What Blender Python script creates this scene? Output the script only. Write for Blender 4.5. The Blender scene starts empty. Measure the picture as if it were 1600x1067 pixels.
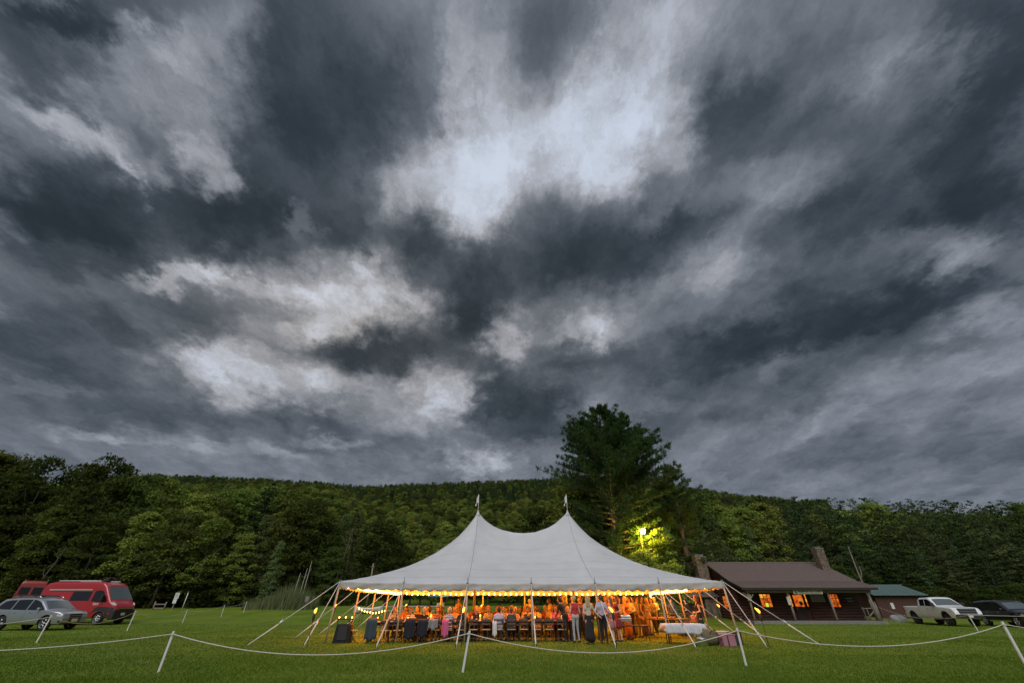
import bpy, bmesh, math, random
import numpy as np
from math import radians, sin, cos, pi, sqrt
from mathutils import Vector, Matrix, Euler

scene = bpy.context.scene
COL = scene.collection
random.seed(7)

# ------------------------------------------------------------------ camera
cam_data = bpy.data.cameras.new("camera")
cam_data.sensor_width = 36.0
cam_data.lens = 14.0
cam_data.clip_start = 0.1
cam_data.clip_end = 5000
cam = bpy.data.objects.new("camera", cam_data)
COL.objects.link(cam)
cam.location = (0, 0, 1.42)
cam.rotation_euler = (radians(90 + 33.42), 0, 0)
scene.camera = cam

# ------------------------------------------------------------------ view
scene.view_settings.view_transform = 'Standard'
scene.view_settings.look = 'None'
scene.view_settings.exposure = 0.55
scene.view_settings.gamma = 1.0
scene.view_settings.use_curve_mapping = False
scene.render.engine = 'CYCLES'
scene.cycles.max_bounces = 5
scene.cycles.diffuse_bounces = 3
scene.cycles.glossy_bounces = 3
scene.cycles.transmission_bounces = 4
scene.cycles.transparent_max_bounces = 6
scene.cycles.use_denoising = True
scene.cycles.sample_clamp_indirect = 4.0

# ------------------------------------------------------------------ world: dusk sky behind a broken cloud deck
SUN_ELEV, SUN_AZ = radians(47), radians(188)     # soft light from behind the camera
CLOUDS = [  # cloud masses on the deck: centre x, y, 2x2 shape, brightness
    (-0.086, 0.471, 14.02, 1.1, -0.02, 4.82, 0.173), (-0.191, 0.601, 6.98, 1.08, -0.1, 9.69, 0.157), (0.091, 0.537, 5.51, -0.43, 0.04, 9.23, 0.243),
    (0.252, 0.627, 15.41, -3.08, 0.23, 15.95, 0.216), (0.239, 0.37, 9.4, 0.57, -1.61, 7.46, 0.157), (0.357, 0.295, 7.27, 0.35, -6.21, 23.95, 0.086),
    (-0.69, 0.38, 6.17, 6.73, -4.84, 10.39, 0.102), (-0.576, 0.327, 11.89, 7.22, -0.34, 19.19, 0.086), (-0.671, 0.462, 9.72, 9.63, -6.71, 13.45, 0.094),
    (-0.717, 0.572, 18.5, -0.86, 8.08, 16.06, 0.216), (-0.95, 0.488, 6.7, 8.38, -10.64, 14.95, 0.125), (-1.017, 0.919, 6.93, 4.5, -1.03, 16.62, 0.259),
    (-0.844, 0.902, 19.05, 5.28, 3.98, 11.25, 0.196), (-0.543, 1.128, 4.94, 1.51, -0.33, 8.07, 0.243), (-0.997, 1.537, 2.58, 1.36, -1.84, 4.61, 0.22),
    (-1.241, 1.402, 9.91, 5.95, -0.79, 8.54, 0.063), (-0.323, 1.651, 7.59, 1.06, -0.11, 3.94, 0.235), (-0.025, 1.289, 12.61, 0.16, -0.01, 5.9, 0.196),
    (0.253, 1.235, 8.32, -1.11, 0.23, 10.88, 0.149), (-0.097, 0.735, 10.28, 0.73, -0.06, 10.58, 0.243), (-0.507, 0.883, 8.26, 4.44, -5.64, 12.72, 0.133),
    (-0.391, 1.051, 10.28, 2.36, -0.39, 13.23, 0.157), (-0.239, 2.486, 5.22, 0.39, -0.11, 4.88, 0.204), (-2.044, 2.012, 4.08, 3.36, -5.72, 7.96, 0.11),
    (0.591, 0.9, 5.29, -2.72, 2.16, 7.07, 0.11), (0.68, 0.616, 9.87, -8.64, 5.9, 10.32, 0.086), (0.68, 0.374, 9.02, -8.83, 5.65, 17.53, 0.125),
    (1.26, 0.795, 7.08, -7.16, 4.57, 11.92, 0.094), (1.57, 1.44, 3.24, -2.67, 2.15, 4.41, 0.094), (1.592, 1.038, 8.36, -7.85, 0.94, 10.29, 0.078),
    (1.525, 1.824, 3.6, -2.44, 3.54, 6.46, 0.078), (0.183, 0.457, 7.91, -1.34, 0.08, 9.28, 0.157), (-0.225, 0.457, 23.77, 4.95, -0.06, 6.19, 0.039),
    (-0.386, 0.368, 9.8, 3.83, -0.08, 5.87, -0.18), (-0.267, 0.456, 11.91, 2.94, -0.07, 6.2, -0.165), (-0.556, 0.569, 6.57, 3.04, -0.17, 6.11, -0.141),
    (-0.804, 0.706, 6.93, 6.29, -3.74, 5.67, -0.133), (-0.653, 0.744, 4.24, 2.94, -3.69, 8.47, -0.133), (-1.133, 0.615, 4.88, 5.57, -3.31, 6.49, -0.18),
    (-0.903, 0.336, 10.68, 10.0, -0.29, 11.83, -0.133), (-0.685, 0.267, 6.94, 5.35, -0.52, 31.37, -0.133), (-1.174, 0.795, 3.92, 4.02, -2.91, 4.89, -0.149),
    (-0.277, 0.799, 7.8, 3.8, -3.51, 6.79, -0.18), (-0.594, 1.38, 3.89, 0.93, 0.72, 7.29, -0.204), (-1.198, 1.147, 3.76, 2.71, -1.63, 6.58, -0.11),
    (-1.647, 1.293, 2.84, 2.54, -1.25, 3.99, -0.102), (-0.279, 1.171, 7.18, 1.1, -0.1, 4.65, -0.149), (0.069, 0.886, 6.14, -1.53, 2.23, 6.16, -0.157),
    (0.375, 0.82, 3.96, -1.86, 2.48, 6.21, -0.133), (0.536, 0.438, 4.74, -4.73, 3.64, 5.99, -0.133), (0.97, 0.641, 2.65, -2.96, 4.78, 5.84, -0.188),
    (0.907, 0.315, 7.96, -7.65, 0.21, 9.0, -0.227), (1.223, 0.646, 5.65, -6.68, 3.93, 7.13, -0.165), (1.008, 1.085, 2.58, -2.06, 3.28, 4.03, -0.157),
    (0.677, 1.398, 3.47, -1.42, 1.65, 5.0, -0.125), (0.0, 1.824, 4.53, -0.0, 0.0, 3.1, -0.18), (-0.855, 2.158, 1.75, 0.6, -1.3, 4.26, -0.071),
    (0.086, 0.317, 13.61, -1.25, 0.04, 13.96, -0.125), (0.956, 1.783, 1.92, -0.83, 1.18, 4.11, -0.063), (-2.034, 1.754, 2.14, 1.94, -1.96, 2.96, -0.063),
    (0.455, 1.58, 5.04, -1.02, 0.21, 5.37, -0.055), (-1.553, 1.821, 2.69, 1.9, -3.42, 4.91, -0.055), (-1.583, 1.007, 5.68, 5.41, -0.48, 5.34, -0.086),
    (-0.329, 0.644, 17.94, 4.62, -0.23, 12.35, 0.118), (-0.588, 0.694, 26.15, -1.2, 8.83, 17.69, 0.141), (0.394, 1.224, 8.4, -1.76, 0.32, 10.13, 0.102),
    (-0.697, 1.014, 6.8, 3.26, -3.21, 17.23, 0.157), (-0.532, 1.961, 5.03, 1.01, -0.26, 5.32, 0.086), (-0.981, 2.165, 4.64, 1.88, -5.52, 11.42, 0.118),
    (0.516, 0.621, 7.3, -5.43, 8.81, 16.92, 0.071), (-1.001, 0.441, 9.83, 13.93, -19.43, 21.69, 0.11), (-0.933, 0.544, 10.7, 14.41, -26.32, 19.76, 0.133),
    (-1.333, 0.745, 12.44, 15.61, -9.04, 8.96, 0.086), (1.109, 1.345, 5.61, -3.8, 5.71, 9.74, 0.078), (0.341, 0.469, 12.18, 0.75, -2.9, 9.48, 0.141),
    (-0.024, 0.594, 14.0, 0.27, -0.02, 13.08, 0.086), (-0.839, 0.544, 27.49, 19.55, -0.93, 25.44, 0.094), (-1.924, 1.5, 6.41, 6.17, -6.58, 11.37, 0.078),
    (-0.131, 1.056, 9.17, 0.7, -0.05, 5.28, -0.141), (-0.256, 1.461, 6.19, 0.75, -0.18, 8.07, -0.141), (-0.866, 0.551, 15.12, 2.96, 5.37, 13.23, -0.102),
    (-0.422, 0.73, 9.37, 4.28, -2.48, 9.78, -0.102), (-0.636, 0.867, 8.39, 5.26, -8.43, 18.01, -0.118), (-0.951, 0.679, 9.54, 9.88, -4.68, 6.55, -0.071),
    (0.261, 1.392, 6.37, -1.13, 1.48, 8.41, -0.102), (0.488, 0.697, 5.49, -3.74, 4.78, 8.82, -0.102), (0.781, 0.523, 4.91, -5.26, 8.05, 12.44, -0.071),
    (0.972, 0.466, 7.73, -9.69, 5.61, 9.2, -0.125), (0.189, 1.822, 7.93, -0.6, 0.07, 4.3, -0.078), (-1.242, 1.809, 2.15, 1.22, -3.81, 7.87, -0.063),
    (0.291, 0.923, 7.13, -1.32, 0.21, 10.3, -0.071), (1.333, 0.967, 4.15, -4.04, 4.43, 8.15, -0.094), (0.719, 0.844, 10.74, -5.18, 0.61, 13.54, -0.039),
    (1.259, 1.171, 1.65, -1.42, 2.31, 3.0, -0.102), (1.264, 1.577, 1.62, -1.06, 2.25, 3.98, -0.063), (1.997, 2.104, 1.15, -0.86, 1.32, 3.3, -0.031),
    (-1.679, 1.587, 1.82, 1.49, -1.83, 3.39, -0.039), (-0.144, 0.485, 23.1, 3.01, -0.04, 5.43, 0.039), (-0.84, 0.269, 10.19, 9.58, -0.53, 27.44, -0.078),
    (-0.341, 0.721, 14.91, 8.36, -2.29, 4.51, 0.118), (-0.525, 0.935, 6.48, 3.17, -4.49, 12.35, 0.118), (-0.058, 0.647, 12.08, 0.55, -0.03, 7.74, 0.063),
    (-0.823, 1.203, 7.19, 3.18, -0.81, 13.27, 0.102), (0.344, 0.701, 8.34, -6.33, 18.8, 22.31, 0.078), (0.502, 1.812, 2.65, -0.65, 1.94, 8.27, 0.063),
    (0.792, 1.133, 4.88, -2.72, 3.92, 10.32, 0.071), (-0.476, 0.345, 20.23, 9.97, -0.24, 15.4, -0.063), (-1.658, 2.156, 1.79, 1.13, -3.85, 7.91, 0.071),
]


def build_world():
    w = bpy.data.worlds.new("World")
    scene.world = w
    w.use_nodes = True
    nt = w.node_tree
    N, L = nt.nodes, nt.links
    N.clear()

    def node(t, **kw):
        n = N.new(t)
        for k, v in kw.items():
            setattr(n, k, v)
        return n

    def put(inp, v):
        if isinstance(v, bpy.types.NodeSocket):
            L.new(v, inp)
        else:
            inp.default_value = v

    def M(op, a, b=None, c=None, clamp=False):
        n = node('ShaderNodeMath', operation=op)
        n.use_clamp = clamp
        put(n.inputs[0], a)
        if b is not None:
            put(n.inputs[1], b)
        if c is not None:
            put(n.inputs[2], c)
        return n.outputs[0]

    def V(op, a, b=None, scale=None):
        n = node('ShaderNodeVectorMath', operation=op)
        put(n.inputs[0], a)
        if b is not None:
            put(n.inputs[1], b)
        if scale is not None:
            put(n.inputs['Scale'], scale)
        return n.outputs['Value'] if op in ('DOT_PRODUCT', 'LENGTH') else n.outputs['Vector']

    def noise(vec, scale, detail, rough=0.5, dist=0.0):
        n = node('ShaderNodeTexNoise')
        put(n.inputs['Vector'], vec)
        n.inputs['Scale'].default_value = scale
        n.inputs['Detail'].default_value = detail
        n.inputs['Roughness'].default_value = rough
        n.inputs['Distortion'].default_value = dist
        return n

    tc = node('ShaderNodeTexCoord')
    sep = node('ShaderNodeSeparateXYZ')
    L.new(tc.outputs['Generated'], sep.inputs[0])
    x, y, z = sep.outputs
    zz = M('ADD', M('MAXIMUM', z, 0.0), 0.10)
    q = node('ShaderNodeCombineXYZ')
    L.new(M('DIVIDE', x, zz), q.inputs[0])
    L.new(M('DIVIDE', y, zz), q.inputs[1])
    q = q.outputs[0]
    # slow turbulence bends the masses, fine turbulence frays their edges
    zn = M('ADD', M('MAXIMUM', z, 0.0), 0.24)
    qn = node('ShaderNodeCombineXYZ')
    L.new(M('DIVIDE', x, zn), qn.inputs[0])
    L.new(M('MULTIPLY', M('DIVIDE', y, zn), 0.8), qn.inputs[1])
    qn = qn.outputs[0]
    half = (0.5, 0.5, 0.5)
    t1 = V('SUBTRACT', noise(qn, 3.0, 8.0, 0.60).outputs['Color'], half)
    t2 = V('SUBTRACT', noise(qn, 13.0, 5.0, 0.66).outputs['Color'], half)
    amp = M('MULTIPLY_ADD', V('LENGTH', q), 0.27, 0.10)       # the deck recedes: turbulence keeps its angular size
    qw = V('ADD', q, V('SCALE', V('ADD', t1, V('SCALE', t2, scale=0.55)), scale=amp))
    acc = None
    for cx, cy, a, b, c, d, bright in CLOUDS:
        dq = V('SUBTRACT', qw, (cx, cy, 0))
        u = V('DOT_PRODUCT', dq, (a, b, 0))
        v = V('DOT_PRODUCT', dq, (c, d, 0))
        r2 = M('MULTIPLY_ADD', u, u, M('MULTIPLY', v, v))
        g = M('POWER', 0.50, M('POWER', r2, 1.6))
        acc = M('MULTIPLY_ADD', g, bright * (0.74 if bright > 0 else 0.74), acc if acc is not None else 0.415)
    # fibrous detail, drawn out along the wind, and smaller billows
    sw = V('ADD', V('MULTIPLY', qn, (1.0, 0.72, 1.0)), V('SCALE', t1, scale=0.22))
    n1 = M('SUBTRACT', noise(sw, 4.2, 5.0, 0.55).outputs['Fac'], 0.5)
    n2 = M('SUBTRACT', noise(V('ADD', sw, V('SCALE', t2, scale=0.14)), 7.0, 7.0, 0.66).outputs['Fac'], 0.5)
    bil = M('SUBTRACT', 0.12, M('ABSOLUTE', M('SUBTRACT', noise(V('ADD', qn, V('SCALE', t2, scale=0.12)), 5.0, 4.0, 0.5).outputs['Fac'], 0.5)))
    wt = M('MINIMUM', M('MAXIMUM', M('MULTIPLY', M('SUBTRACT', acc, 0.26), 2.6), 0.28), 1.0)   # thick cloud is smooth, thin cloud is torn
    val = M('MULTIPLY_ADD', n1, 0.20, acc)
    val = M('MULTIPLY_ADD', M('MULTIPLY', n2, wt), 0.56, val)
    val = M('MULTIPLY_ADD', M('MULTIPLY', bil, wt), 0.40, val)
    val = M('MULTIPLY_ADD', M('SUBTRACT', val, 0.42), 1.16, 0.418)
    val = M('SMOOTH_MIN', M('SMOOTH_MAX', val, 0.20, 0.12), 0.77, 0.16)
    lin = M('POWER', val, 2.3)
    ramp = node('ShaderNodeValToRGB')
    e = ramp.color_ramp.elements
    e[0].position, e[0].color = 0.18, (0.64, 0.95, 1.34, 1)
    e[1].position, e[1].color = 0.88, (0.84, 0.97, 1.20, 1)
    m = ramp.color_ramp.elements.new(0.36); m.color = (0.82, 0.98, 1.23, 1)
    m = ramp.color_ramp.elements.new(0.55); m.color = (0.91, 0.99, 1.16, 1)
    L.new(val, ramp.inputs[0])
    # last warmth of the evening on the cloud bases low over the valley
    dq = V('SUBTRACT', qw, (-0.55, 1.25, 0))
    warm = M('POWER', 0.4, V('LENGTH', V('MULTIPLY', dq, (1.1, 1.6, 0))))
    tint = node('ShaderNodeMix', data_type='RGBA')
    L.new(warm, tint.inputs['Factor'])
    tint.inputs['A'].default_value = (1, 1, 1, 1)
    tint.inputs['B'].default_value = (1.13, 1.0, 0.85, 1)
    c1 = V('MULTIPLY', ramp.outputs[0], tint.outputs['Result'])
    cloud = V('SCALE', c1, scale=lin)
    # clear evening sky where the deck breaks
    sky = node('ShaderNodeTexSky', sky_type='NISHITA')
    sky.sun_disc = False
    sky.sun_elevation = radians(8)
    sky.sun_rotation = SUN_AZ
    sky.altitude = 200
    skyc = V('SCALE', sky.outputs[0], scale=0.13)
    hole = M('MULTIPLY', M('SUBTRACT', val, 0.60), 1.4, clamp=True)
    mix = node('ShaderNodeMix', data_type='RGBA')
    L.new(hole, mix.inputs['Factor'])
    L.new(cloud, mix.inputs['A'])
    L.new(V('ADD', V('SCALE', skyc, scale=1.0), V('SCALE', cloud, scale=0.55)), mix.inputs['B'])
    bg = node('ShaderNodeBackground')
    L.new(mix.outputs['Result'], bg.inputs[0])
    bg.inputs[1].default_value = 0.90
    out = node('ShaderNodeOutputWorld')
    L.new(bg.outputs[0], out.inputs[0])
    w.cycles.sampling_method = 'MANUAL'
    w.cycles.sample_map_resolution = 512

build_world()

sun_data = bpy.data.lights.new("sun", 'SUN')
sun_data.energy = 1.45
sun_data.angle = radians(50)
sun_data.color = (1.0, 0.97, 0.94)
sun = bpy.data.objects.new("sun", sun_data)
COL.objects.link(sun)
sun_dir = Vector((sin(SUN_AZ) * cos(SUN_ELEV), cos(SUN_AZ) * cos(SUN_ELEV), sin(SUN_ELEV)))
sun.rotation_euler = (-sun_dir).to_track_quat('-Z', 'Y').to_euler()


# ------------------------------------------------------------------ helpers
def tag(o, label=None, cat=None, group=None, kind=None):
    if label: o["label"] = label
    if cat: o["category"] = cat
    if group: o["group"] = group
    if kind: o["kind"] = kind
    return o

def empty(name, loc=(0, 0, 0), rz=0.0, label=None, cat=None, group=None, scale=1.0):
    o = bpy.data.objects.new(name, None)
    o.empty_display_size = 0.2
    COL.objects.link(o)
    o.location = loc
    o.rotation_euler = (0, 0, rz)
    o.scale = (scale, scale, scale)
    return tag(o, label, cat, group)

def link(name, me, parent=None, loc=None, rot=None):
    o = bpy.data.objects.new(name, me)
    COL.objects.link(o)
    if parent is not None: o.parent = parent
    if loc is not None: o.location = loc
    if rot is not None: o.rotation_euler = rot
    return o

def mesh_from(name, verts, faces, mats, fmat=None, smooth=False):
    me = bpy.data.meshes.new(name)
    me.from_pydata([tuple(v) for v in verts], [], [tuple(int(i) for i in f) for f in faces])
    for m in (mats if isinstance(mats, (list, tuple)) else [mats]):
        me.materials.append(m)
    if fmat is not None:
        me.polygons.foreach_set("material_index", np.asarray(fmat, dtype=np.int32))
    if smooth:
        me.polygons.foreach_set("use_smooth", np.ones(len(me.polygons), dtype=bool))
    me.update()
    return me

class MB:
    """collects boxes, bars, tubes and sheets into one mesh"""
    def __init__(s):
        s.v, s.f, s.m, s.mi = [], [], [], 0
    def add(s, vs, fs):
        n = len(s.v)
        s.v += [tuple(p) for p in vs]
        s.f += [tuple(i + n for i in f) for f in fs]
        s.m += [s.mi] * len(fs)
        return s
    def box(s, c, d, rot=None, bev=0.0):
        hx, hy, hz = d[0] / 2, d[1] / 2, d[2] / 2
        if bev <= 0:
            vs = [Vector((a * hx, b * hy, e * hz)) for e in (-1, 1) for b in (-1, 1) for a in (-1, 1)]
            fs = [(0, 2, 3, 1), (4, 5, 7, 6), (0, 1, 5, 4), (2, 6, 7, 3), (0, 4, 6, 2), (1, 3, 7, 5)]
        else:
            bm = bmesh.new()
            bmesh.ops.create_cube(bm, size=1.0)
            for v in bm.verts:
                v.co = Vector((v.co.x * d[0], v.co.y * d[1], v.co.z * d[2]))
            bmesh.ops.bevel(bm, geom=bm.edges[:], offset=bev, segments=2, affect='EDGES', profile=0.5)
            bm.verts.ensure_lookup_table()
            vs = [v.co.copy() for v in bm.verts]
            fs = [[v.index for v in f.verts] for f in bm.faces]
            bm.free()
        if rot is not None:
            R = Euler(rot).to_matrix() if not isinstance(rot, Matrix) else rot
            vs = [R @ v for v in vs]
        c = Vector(c)
        return s.add([v + c for v in vs], fs)
    def tube(s, pts, r, n=8, caps=True):
        pts = [Vector(p) for p in pts]
        rs = r if isinstance(r, (list, tuple)) else [r] * len(pts)
        vs, fs = [], []
        prev = None
        for i, p in enumerate(pts):
            t = (pts[min(i + 1, len(pts) - 1)] - pts[max(i - 1, 0)])
            t = t.normalized() if t.length > 1e-9 else Vector((0, 0, 1))
            ref = prev if prev is not None else (Vector((1, 0, 0)) if abs(t.x) < 0.9 else Vector((0, 1, 0)))
            a = (ref - t * ref.dot(t))
            a = a.normalized() if a.length > 1e-6 else t.orthogonal().normalized()
            b = t.cross(a)
            prev = a
            for k in range(n):
                w = 2 * pi * k / n
                vs.append(p + (a * cos(w) + b * sin(w)) * rs[i])
        for i in range(len(pts) - 1):
            for k in range(n):
                k2 = (k + 1) % n
                fs.append((i * n + k, i * n + k2, (i + 1) * n + k2, (i + 1) * n + k))
        if caps:
            fs.append(tuple(range(n))[::-1])
            fs.append(tuple((len(pts) - 1) * n + k for k in range(n)))
        return s.add(vs, fs)
    def lathe(s, prof, c=(0, 0, 0), n=16, axis='Z', caps=True):
        vs, fs = [], []
        for r, z in prof:
            for k in range(n):
                w = 2 * pi * k / n
                if axis == 'Z': vs.append((c[0] + r * cos(w), c[1] + r * sin(w), c[2] + z))
                elif axis == 'Y': vs.append((c[0] + r * cos(w), c[1] + z, c[2] + r * sin(w)))
                else: vs.append((c[0] + z, c[1] + r * cos(w), c[2] + r * sin(w)))
        for i in range(len(prof) - 1):
            for k in range(n):
                k2 = (k + 1) % n
                fs.append((i * n + k, i * n + k2, (i + 1) * n + k2, (i + 1) * n + k))
        if caps:
            fs.append(tuple(range(n))[::-1])
            fs.append(tuple((len(prof) - 1) * n + k for k in range(n)))
        return s.add(vs, fs)
    def grid(s, P):
        """P: list of rows of points"""
        R, C = len(P), len(P[0])
        vs = [p for row in P for p in row]
        fs = [(i * C + j, i * C + j + 1, (i + 1) * C + j + 1, (i + 1) * C + j) for i in range(R - 1) for j in range(C - 1)]
        return s.add(vs, fs)
    def prism(s, poly, h, axis='Z', base=0.0):
        """extrude a 2-D polygon by h along an axis"""
        n = len(poly)
        def p3(a, b, t):
            return {'Z': (a, b, t), 'Y': (a, t, b), 'X': (t, a, b)}[axis]
        vs = [p3(a, b, base) for a, b in poly] + [p3(a, b, base + h) for a, b in poly]
        fs = [tuple(range(n))[::-1], tuple(range(n, 2 * n))]
        fs += [(i, (i + 1) % n, n + (i + 1) % n, n + i) for i in range(n)]
        return s.add(vs, fs)
    def mesh(s, name, mats, smooth=False):
        me = mesh_from(name, s.v, s.f, mats, s.m, smooth)
        bm = bmesh.new(); bm.from_mesh(me)
        bmesh.ops.recalc_face_normals(bm, faces=bm.faces[:])
        bm.to_mesh(me); bm.free()
        return me
    def build(s, name, mats, parent=None, smooth=False, loc=None, rot=None):
        return link(name, s.mesh(name, mats, smooth), parent, loc, rot)

def copy_tree(o, parent=None):
    c = o.copy()
    COL.objects.link(c)
    if parent is not None: c.parent = parent
    for ch in list(o.children):
        copy_tree(ch, c)
    return c

# ------------------------------------------------------------------ materials
MATS = {}
def mat(name, col, rough=0.6, metal=0.0, var=0.0, vscale=6.0, bump=0.0, bscale=40.0, emit=None, estr=0.0,
        stretch=(1, 1, 1), col2=None, spec=0.5, rnd=0.0, coat=0.0, alpha=None, transl=0.0, sheen=0.0):
    """procedural principled material: noise-mixed colour, fine relief, per-object variation"""
    if name in MATS: return MATS[name]
    m = bpy.data.materials.new(name)
    m.use_nodes = True
    nt = m.node_tree
    b = nt.nodes['Principled BSDF']
    out = nt.nodes['Material Output']
    b.inputs['Base Color'].default_value = (*col, 1)
    b.inputs['Roughness'].default_value = rough
    b.inputs['Metallic'].default_value = metal
    b.inputs['Specular IOR Level'].default_value = spec
    if coat: b.inputs['Coat Weight'].default_value = coat; b.inputs['Coat Roughness'].default_value = 0.06
    src = None
    if var > 0 or bump > 0 or col2 is not None:
        tc = nt.nodes.new('ShaderNodeTexCoord')
        mp = nt.nodes.new('ShaderNodeMapping')
        mp.inputs['Scale'].default_value = stretch
        nt.links.new(tc.outputs['Object'], mp.inputs['Vector'])
        src = mp.outputs[0]
    last = None
    if var > 0 or col2 is not None:
        nz = nt.nodes.new('ShaderNodeTexNoise')
        nz.inputs['Scale'].default_value = vscale
        nz.inputs['Detail'].default_value = 5
        nz.inputs['Roughness'].default_value = 0.6
        nt.links.new(src, nz.inputs['Vector'])
        rp = nt.nodes.new('ShaderNodeValToRGB')
        c2 = col2 if col2 is not None else tuple(min(1, c * (1 + var)) for c in col)
        c1 = col if col2 is not None else tuple(c * (1 - var) for c in col)
        rp.color_ramp.elements[0].position = 0.32; rp.color_ramp.elements[0].color = (*c1, 1)
        rp.color_ramp.elements[1].position = 0.68; rp.color_ramp.elements[1].color = (*c2, 1)
        nt.links.new(nz.outputs['Fac'], rp.inputs[0])
        last = rp.outputs[0]
        nt.links.new(last, b.inputs['Base Color'])
    if rnd > 0:
        oi = nt.nodes.new('ShaderNodeObjectInfo')
        hs = nt.nodes.new('ShaderNodeHueSaturation')
        mr = nt.nodes.new('ShaderNodeMapRange')
        mr.inputs['To Min'].default_value = 1 - rnd
        mr.inputs['To Max'].default_value = 1 + rnd
        nt.links.new(oi.outputs['Random'], mr.inputs['Value'])
        nt.links.new(mr.outputs[0], hs.inputs['Value'])
        if last is not None: nt.links.new(last, hs.inputs['Color'])
        else: hs.inputs['Color'].default_value = (*col, 1)
        nt.links.new(hs.outputs[0], b.inputs['Base Color'])
    if bump > 0:
        nb = nt.nodes.new('ShaderNodeTexNoise')
        nb.inputs['Scale'].default_value = bscale
        nb.inputs['Detail'].default_value = 4
        nt.links.new(src, nb.inputs['Vector'])
        bp = nt.nodes.new('ShaderNodeBump')
        bp.inputs['Strength'].default_value = bump
        bp.inputs['Distance'].default_value = 0.02
        nt.links.new(nb.outputs['Fac'], bp.inputs['Height'])
        nt.links.new(bp.outputs[0], b.inputs['Normal'])
    if emit is not None:
        b.inputs['Emission Color'].default_value = (*emit, 1)
        b.inputs['Emission Strength'].default_value = estr
    if transl > 0:
        tr = nt.nodes.new('ShaderNodeBsdfTranslucent')
        tr.inputs[0].default_value = (*col, 1)
        mx = nt.nodes.new('ShaderNodeMixShader')
        mx.inputs[0].default_value = transl
        nt.links.new(b.outputs[0], mx.inputs[1])
        nt.links.new(tr.outputs[0], mx.inputs[2])
        nt.links.new(mx.outputs[0], out.inputs[0])
    MATS[name] = m
    return m

def leaf_mat(name, col, col2, rough=0.75, spread=0.25, transl=0.25, patch=0.55, island=0.45):
    """foliage: colour varies leaf to leaf and tree to tree"""
    if name in MATS: return MATS[name]
    m = bpy.data.materials.new(name)
    m.use_nodes = True
    nt = m.node_tree
    N, L = nt.nodes, nt.links
    N.clear()
    geo = N.new('ShaderNodeNewGeometry')
    oi = N.new('ShaderNodeObjectInfo')
    tc = N.new('ShaderNodeTexCoord')
    nz = N.new('ShaderNodeTexNoise'); nz.inputs['Scale'].default_value = patch; nz.inputs['Detail'].default_value = 2
    L.new(tc.outputs['Object'], nz.inputs['Vector'])
    ad = N.new('ShaderNodeMath'); ad.operation = 'MULTIPLY_ADD'
    L.new(geo.outputs['Random Per Island'], ad.inputs[0]); ad.inputs[1].default_value = island
    L.new(nz.outputs['Fac'], ad.inputs[2])
    sb = N.new('ShaderNodeMath'); sb.operation = 'SUBTRACT'; sb.use_clamp = True
    L.new(ad.outputs[0], sb.inputs[0]); sb.inputs[1].default_value = 0.22
    mx = N.new('ShaderNodeMix'); mx.data_type = 'RGBA'
    L.new(sb.outputs[0], mx.inputs['Factor'])
    mx.inputs['A'].default_value = (*col, 1); mx.inputs['B'].default_value = (*col2, 1)
    hs = N.new('ShaderNodeHueSaturation')
    mr = N.new('ShaderNodeMapRange'); mr.inputs['To Min'].default_value = 1 - spread * 1.6; mr.inputs['To Max'].default_value = 1 + spread * 1.4
    L.new(oi.outputs['Random'], mr.inputs['Value']); L.new(mr.outputs[0], hs.inputs['Value'])
    fr = N.new('ShaderNodeMath'); fr.operation = 'MULTIPLY'; fr.inputs[1].default_value = 7.31
    L.new(oi.outputs['Random'], fr.inputs[0])
    f2 = N.new('ShaderNodeMath'); f2.operation = 'FRACT'; L.new(fr.outputs[0], f2.inputs[0])
    m2 = N.new('ShaderNodeMapRange'); m2.inputs['To Min'].default_value = 0.465; m2.inputs['To Max'].default_value = 0.525
    L.new(f2.outputs[0], m2.inputs['Value']); L.new(m2.outputs[0], hs.inputs['Hue'])
    L.new(mx.outputs['Result'], hs.inputs['Color'])
    d = N.new('ShaderNodeBsdfDiffuse'); d.inputs['Roughness'].default_value = rough
    t = N.new('ShaderNodeBsdfTranslucent')
    L.new(hs.outputs[0], d.inputs[0]); L.new(hs.outputs[0], t.inputs[0])
    ms = N.new('ShaderNodeMixShader'); ms.inputs[0].default_value = transl
    L.new(d.outputs[0], ms.inputs[1]); L.new(t.outputs[0], ms.inputs[2])
    o = N.new('ShaderNodeOutputMaterial'); L.new(ms.outputs[0], o.inputs[0])
    MATS[name] = m
    return m


# ------------------------------------------------------------------ terrain
def sstep(a, b, t):
    t = np.clip((t - a) / (b - a), 0, 1)
    return t * t * (3 - 2 * t)

RID_AZ = [-2.0, -1.2, -0.87, -0.63, -0.374, -0.156, 0.0, 0.11, 0.45, 0.62, 0.9, 2.0]
RID_T = [0.235, 0.245, 0.248, 0.240, 0.222, 0.230, 0.236, 0.243, 0.216, 0.196, 0.18, 0.16]

def edge_y(az):
    """distance of the forest edge from the camera line"""
    return 60 + 46 * sstep(-0.47, -0.33, az) * (1 - sstep(0.10, 0.26, az))

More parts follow.
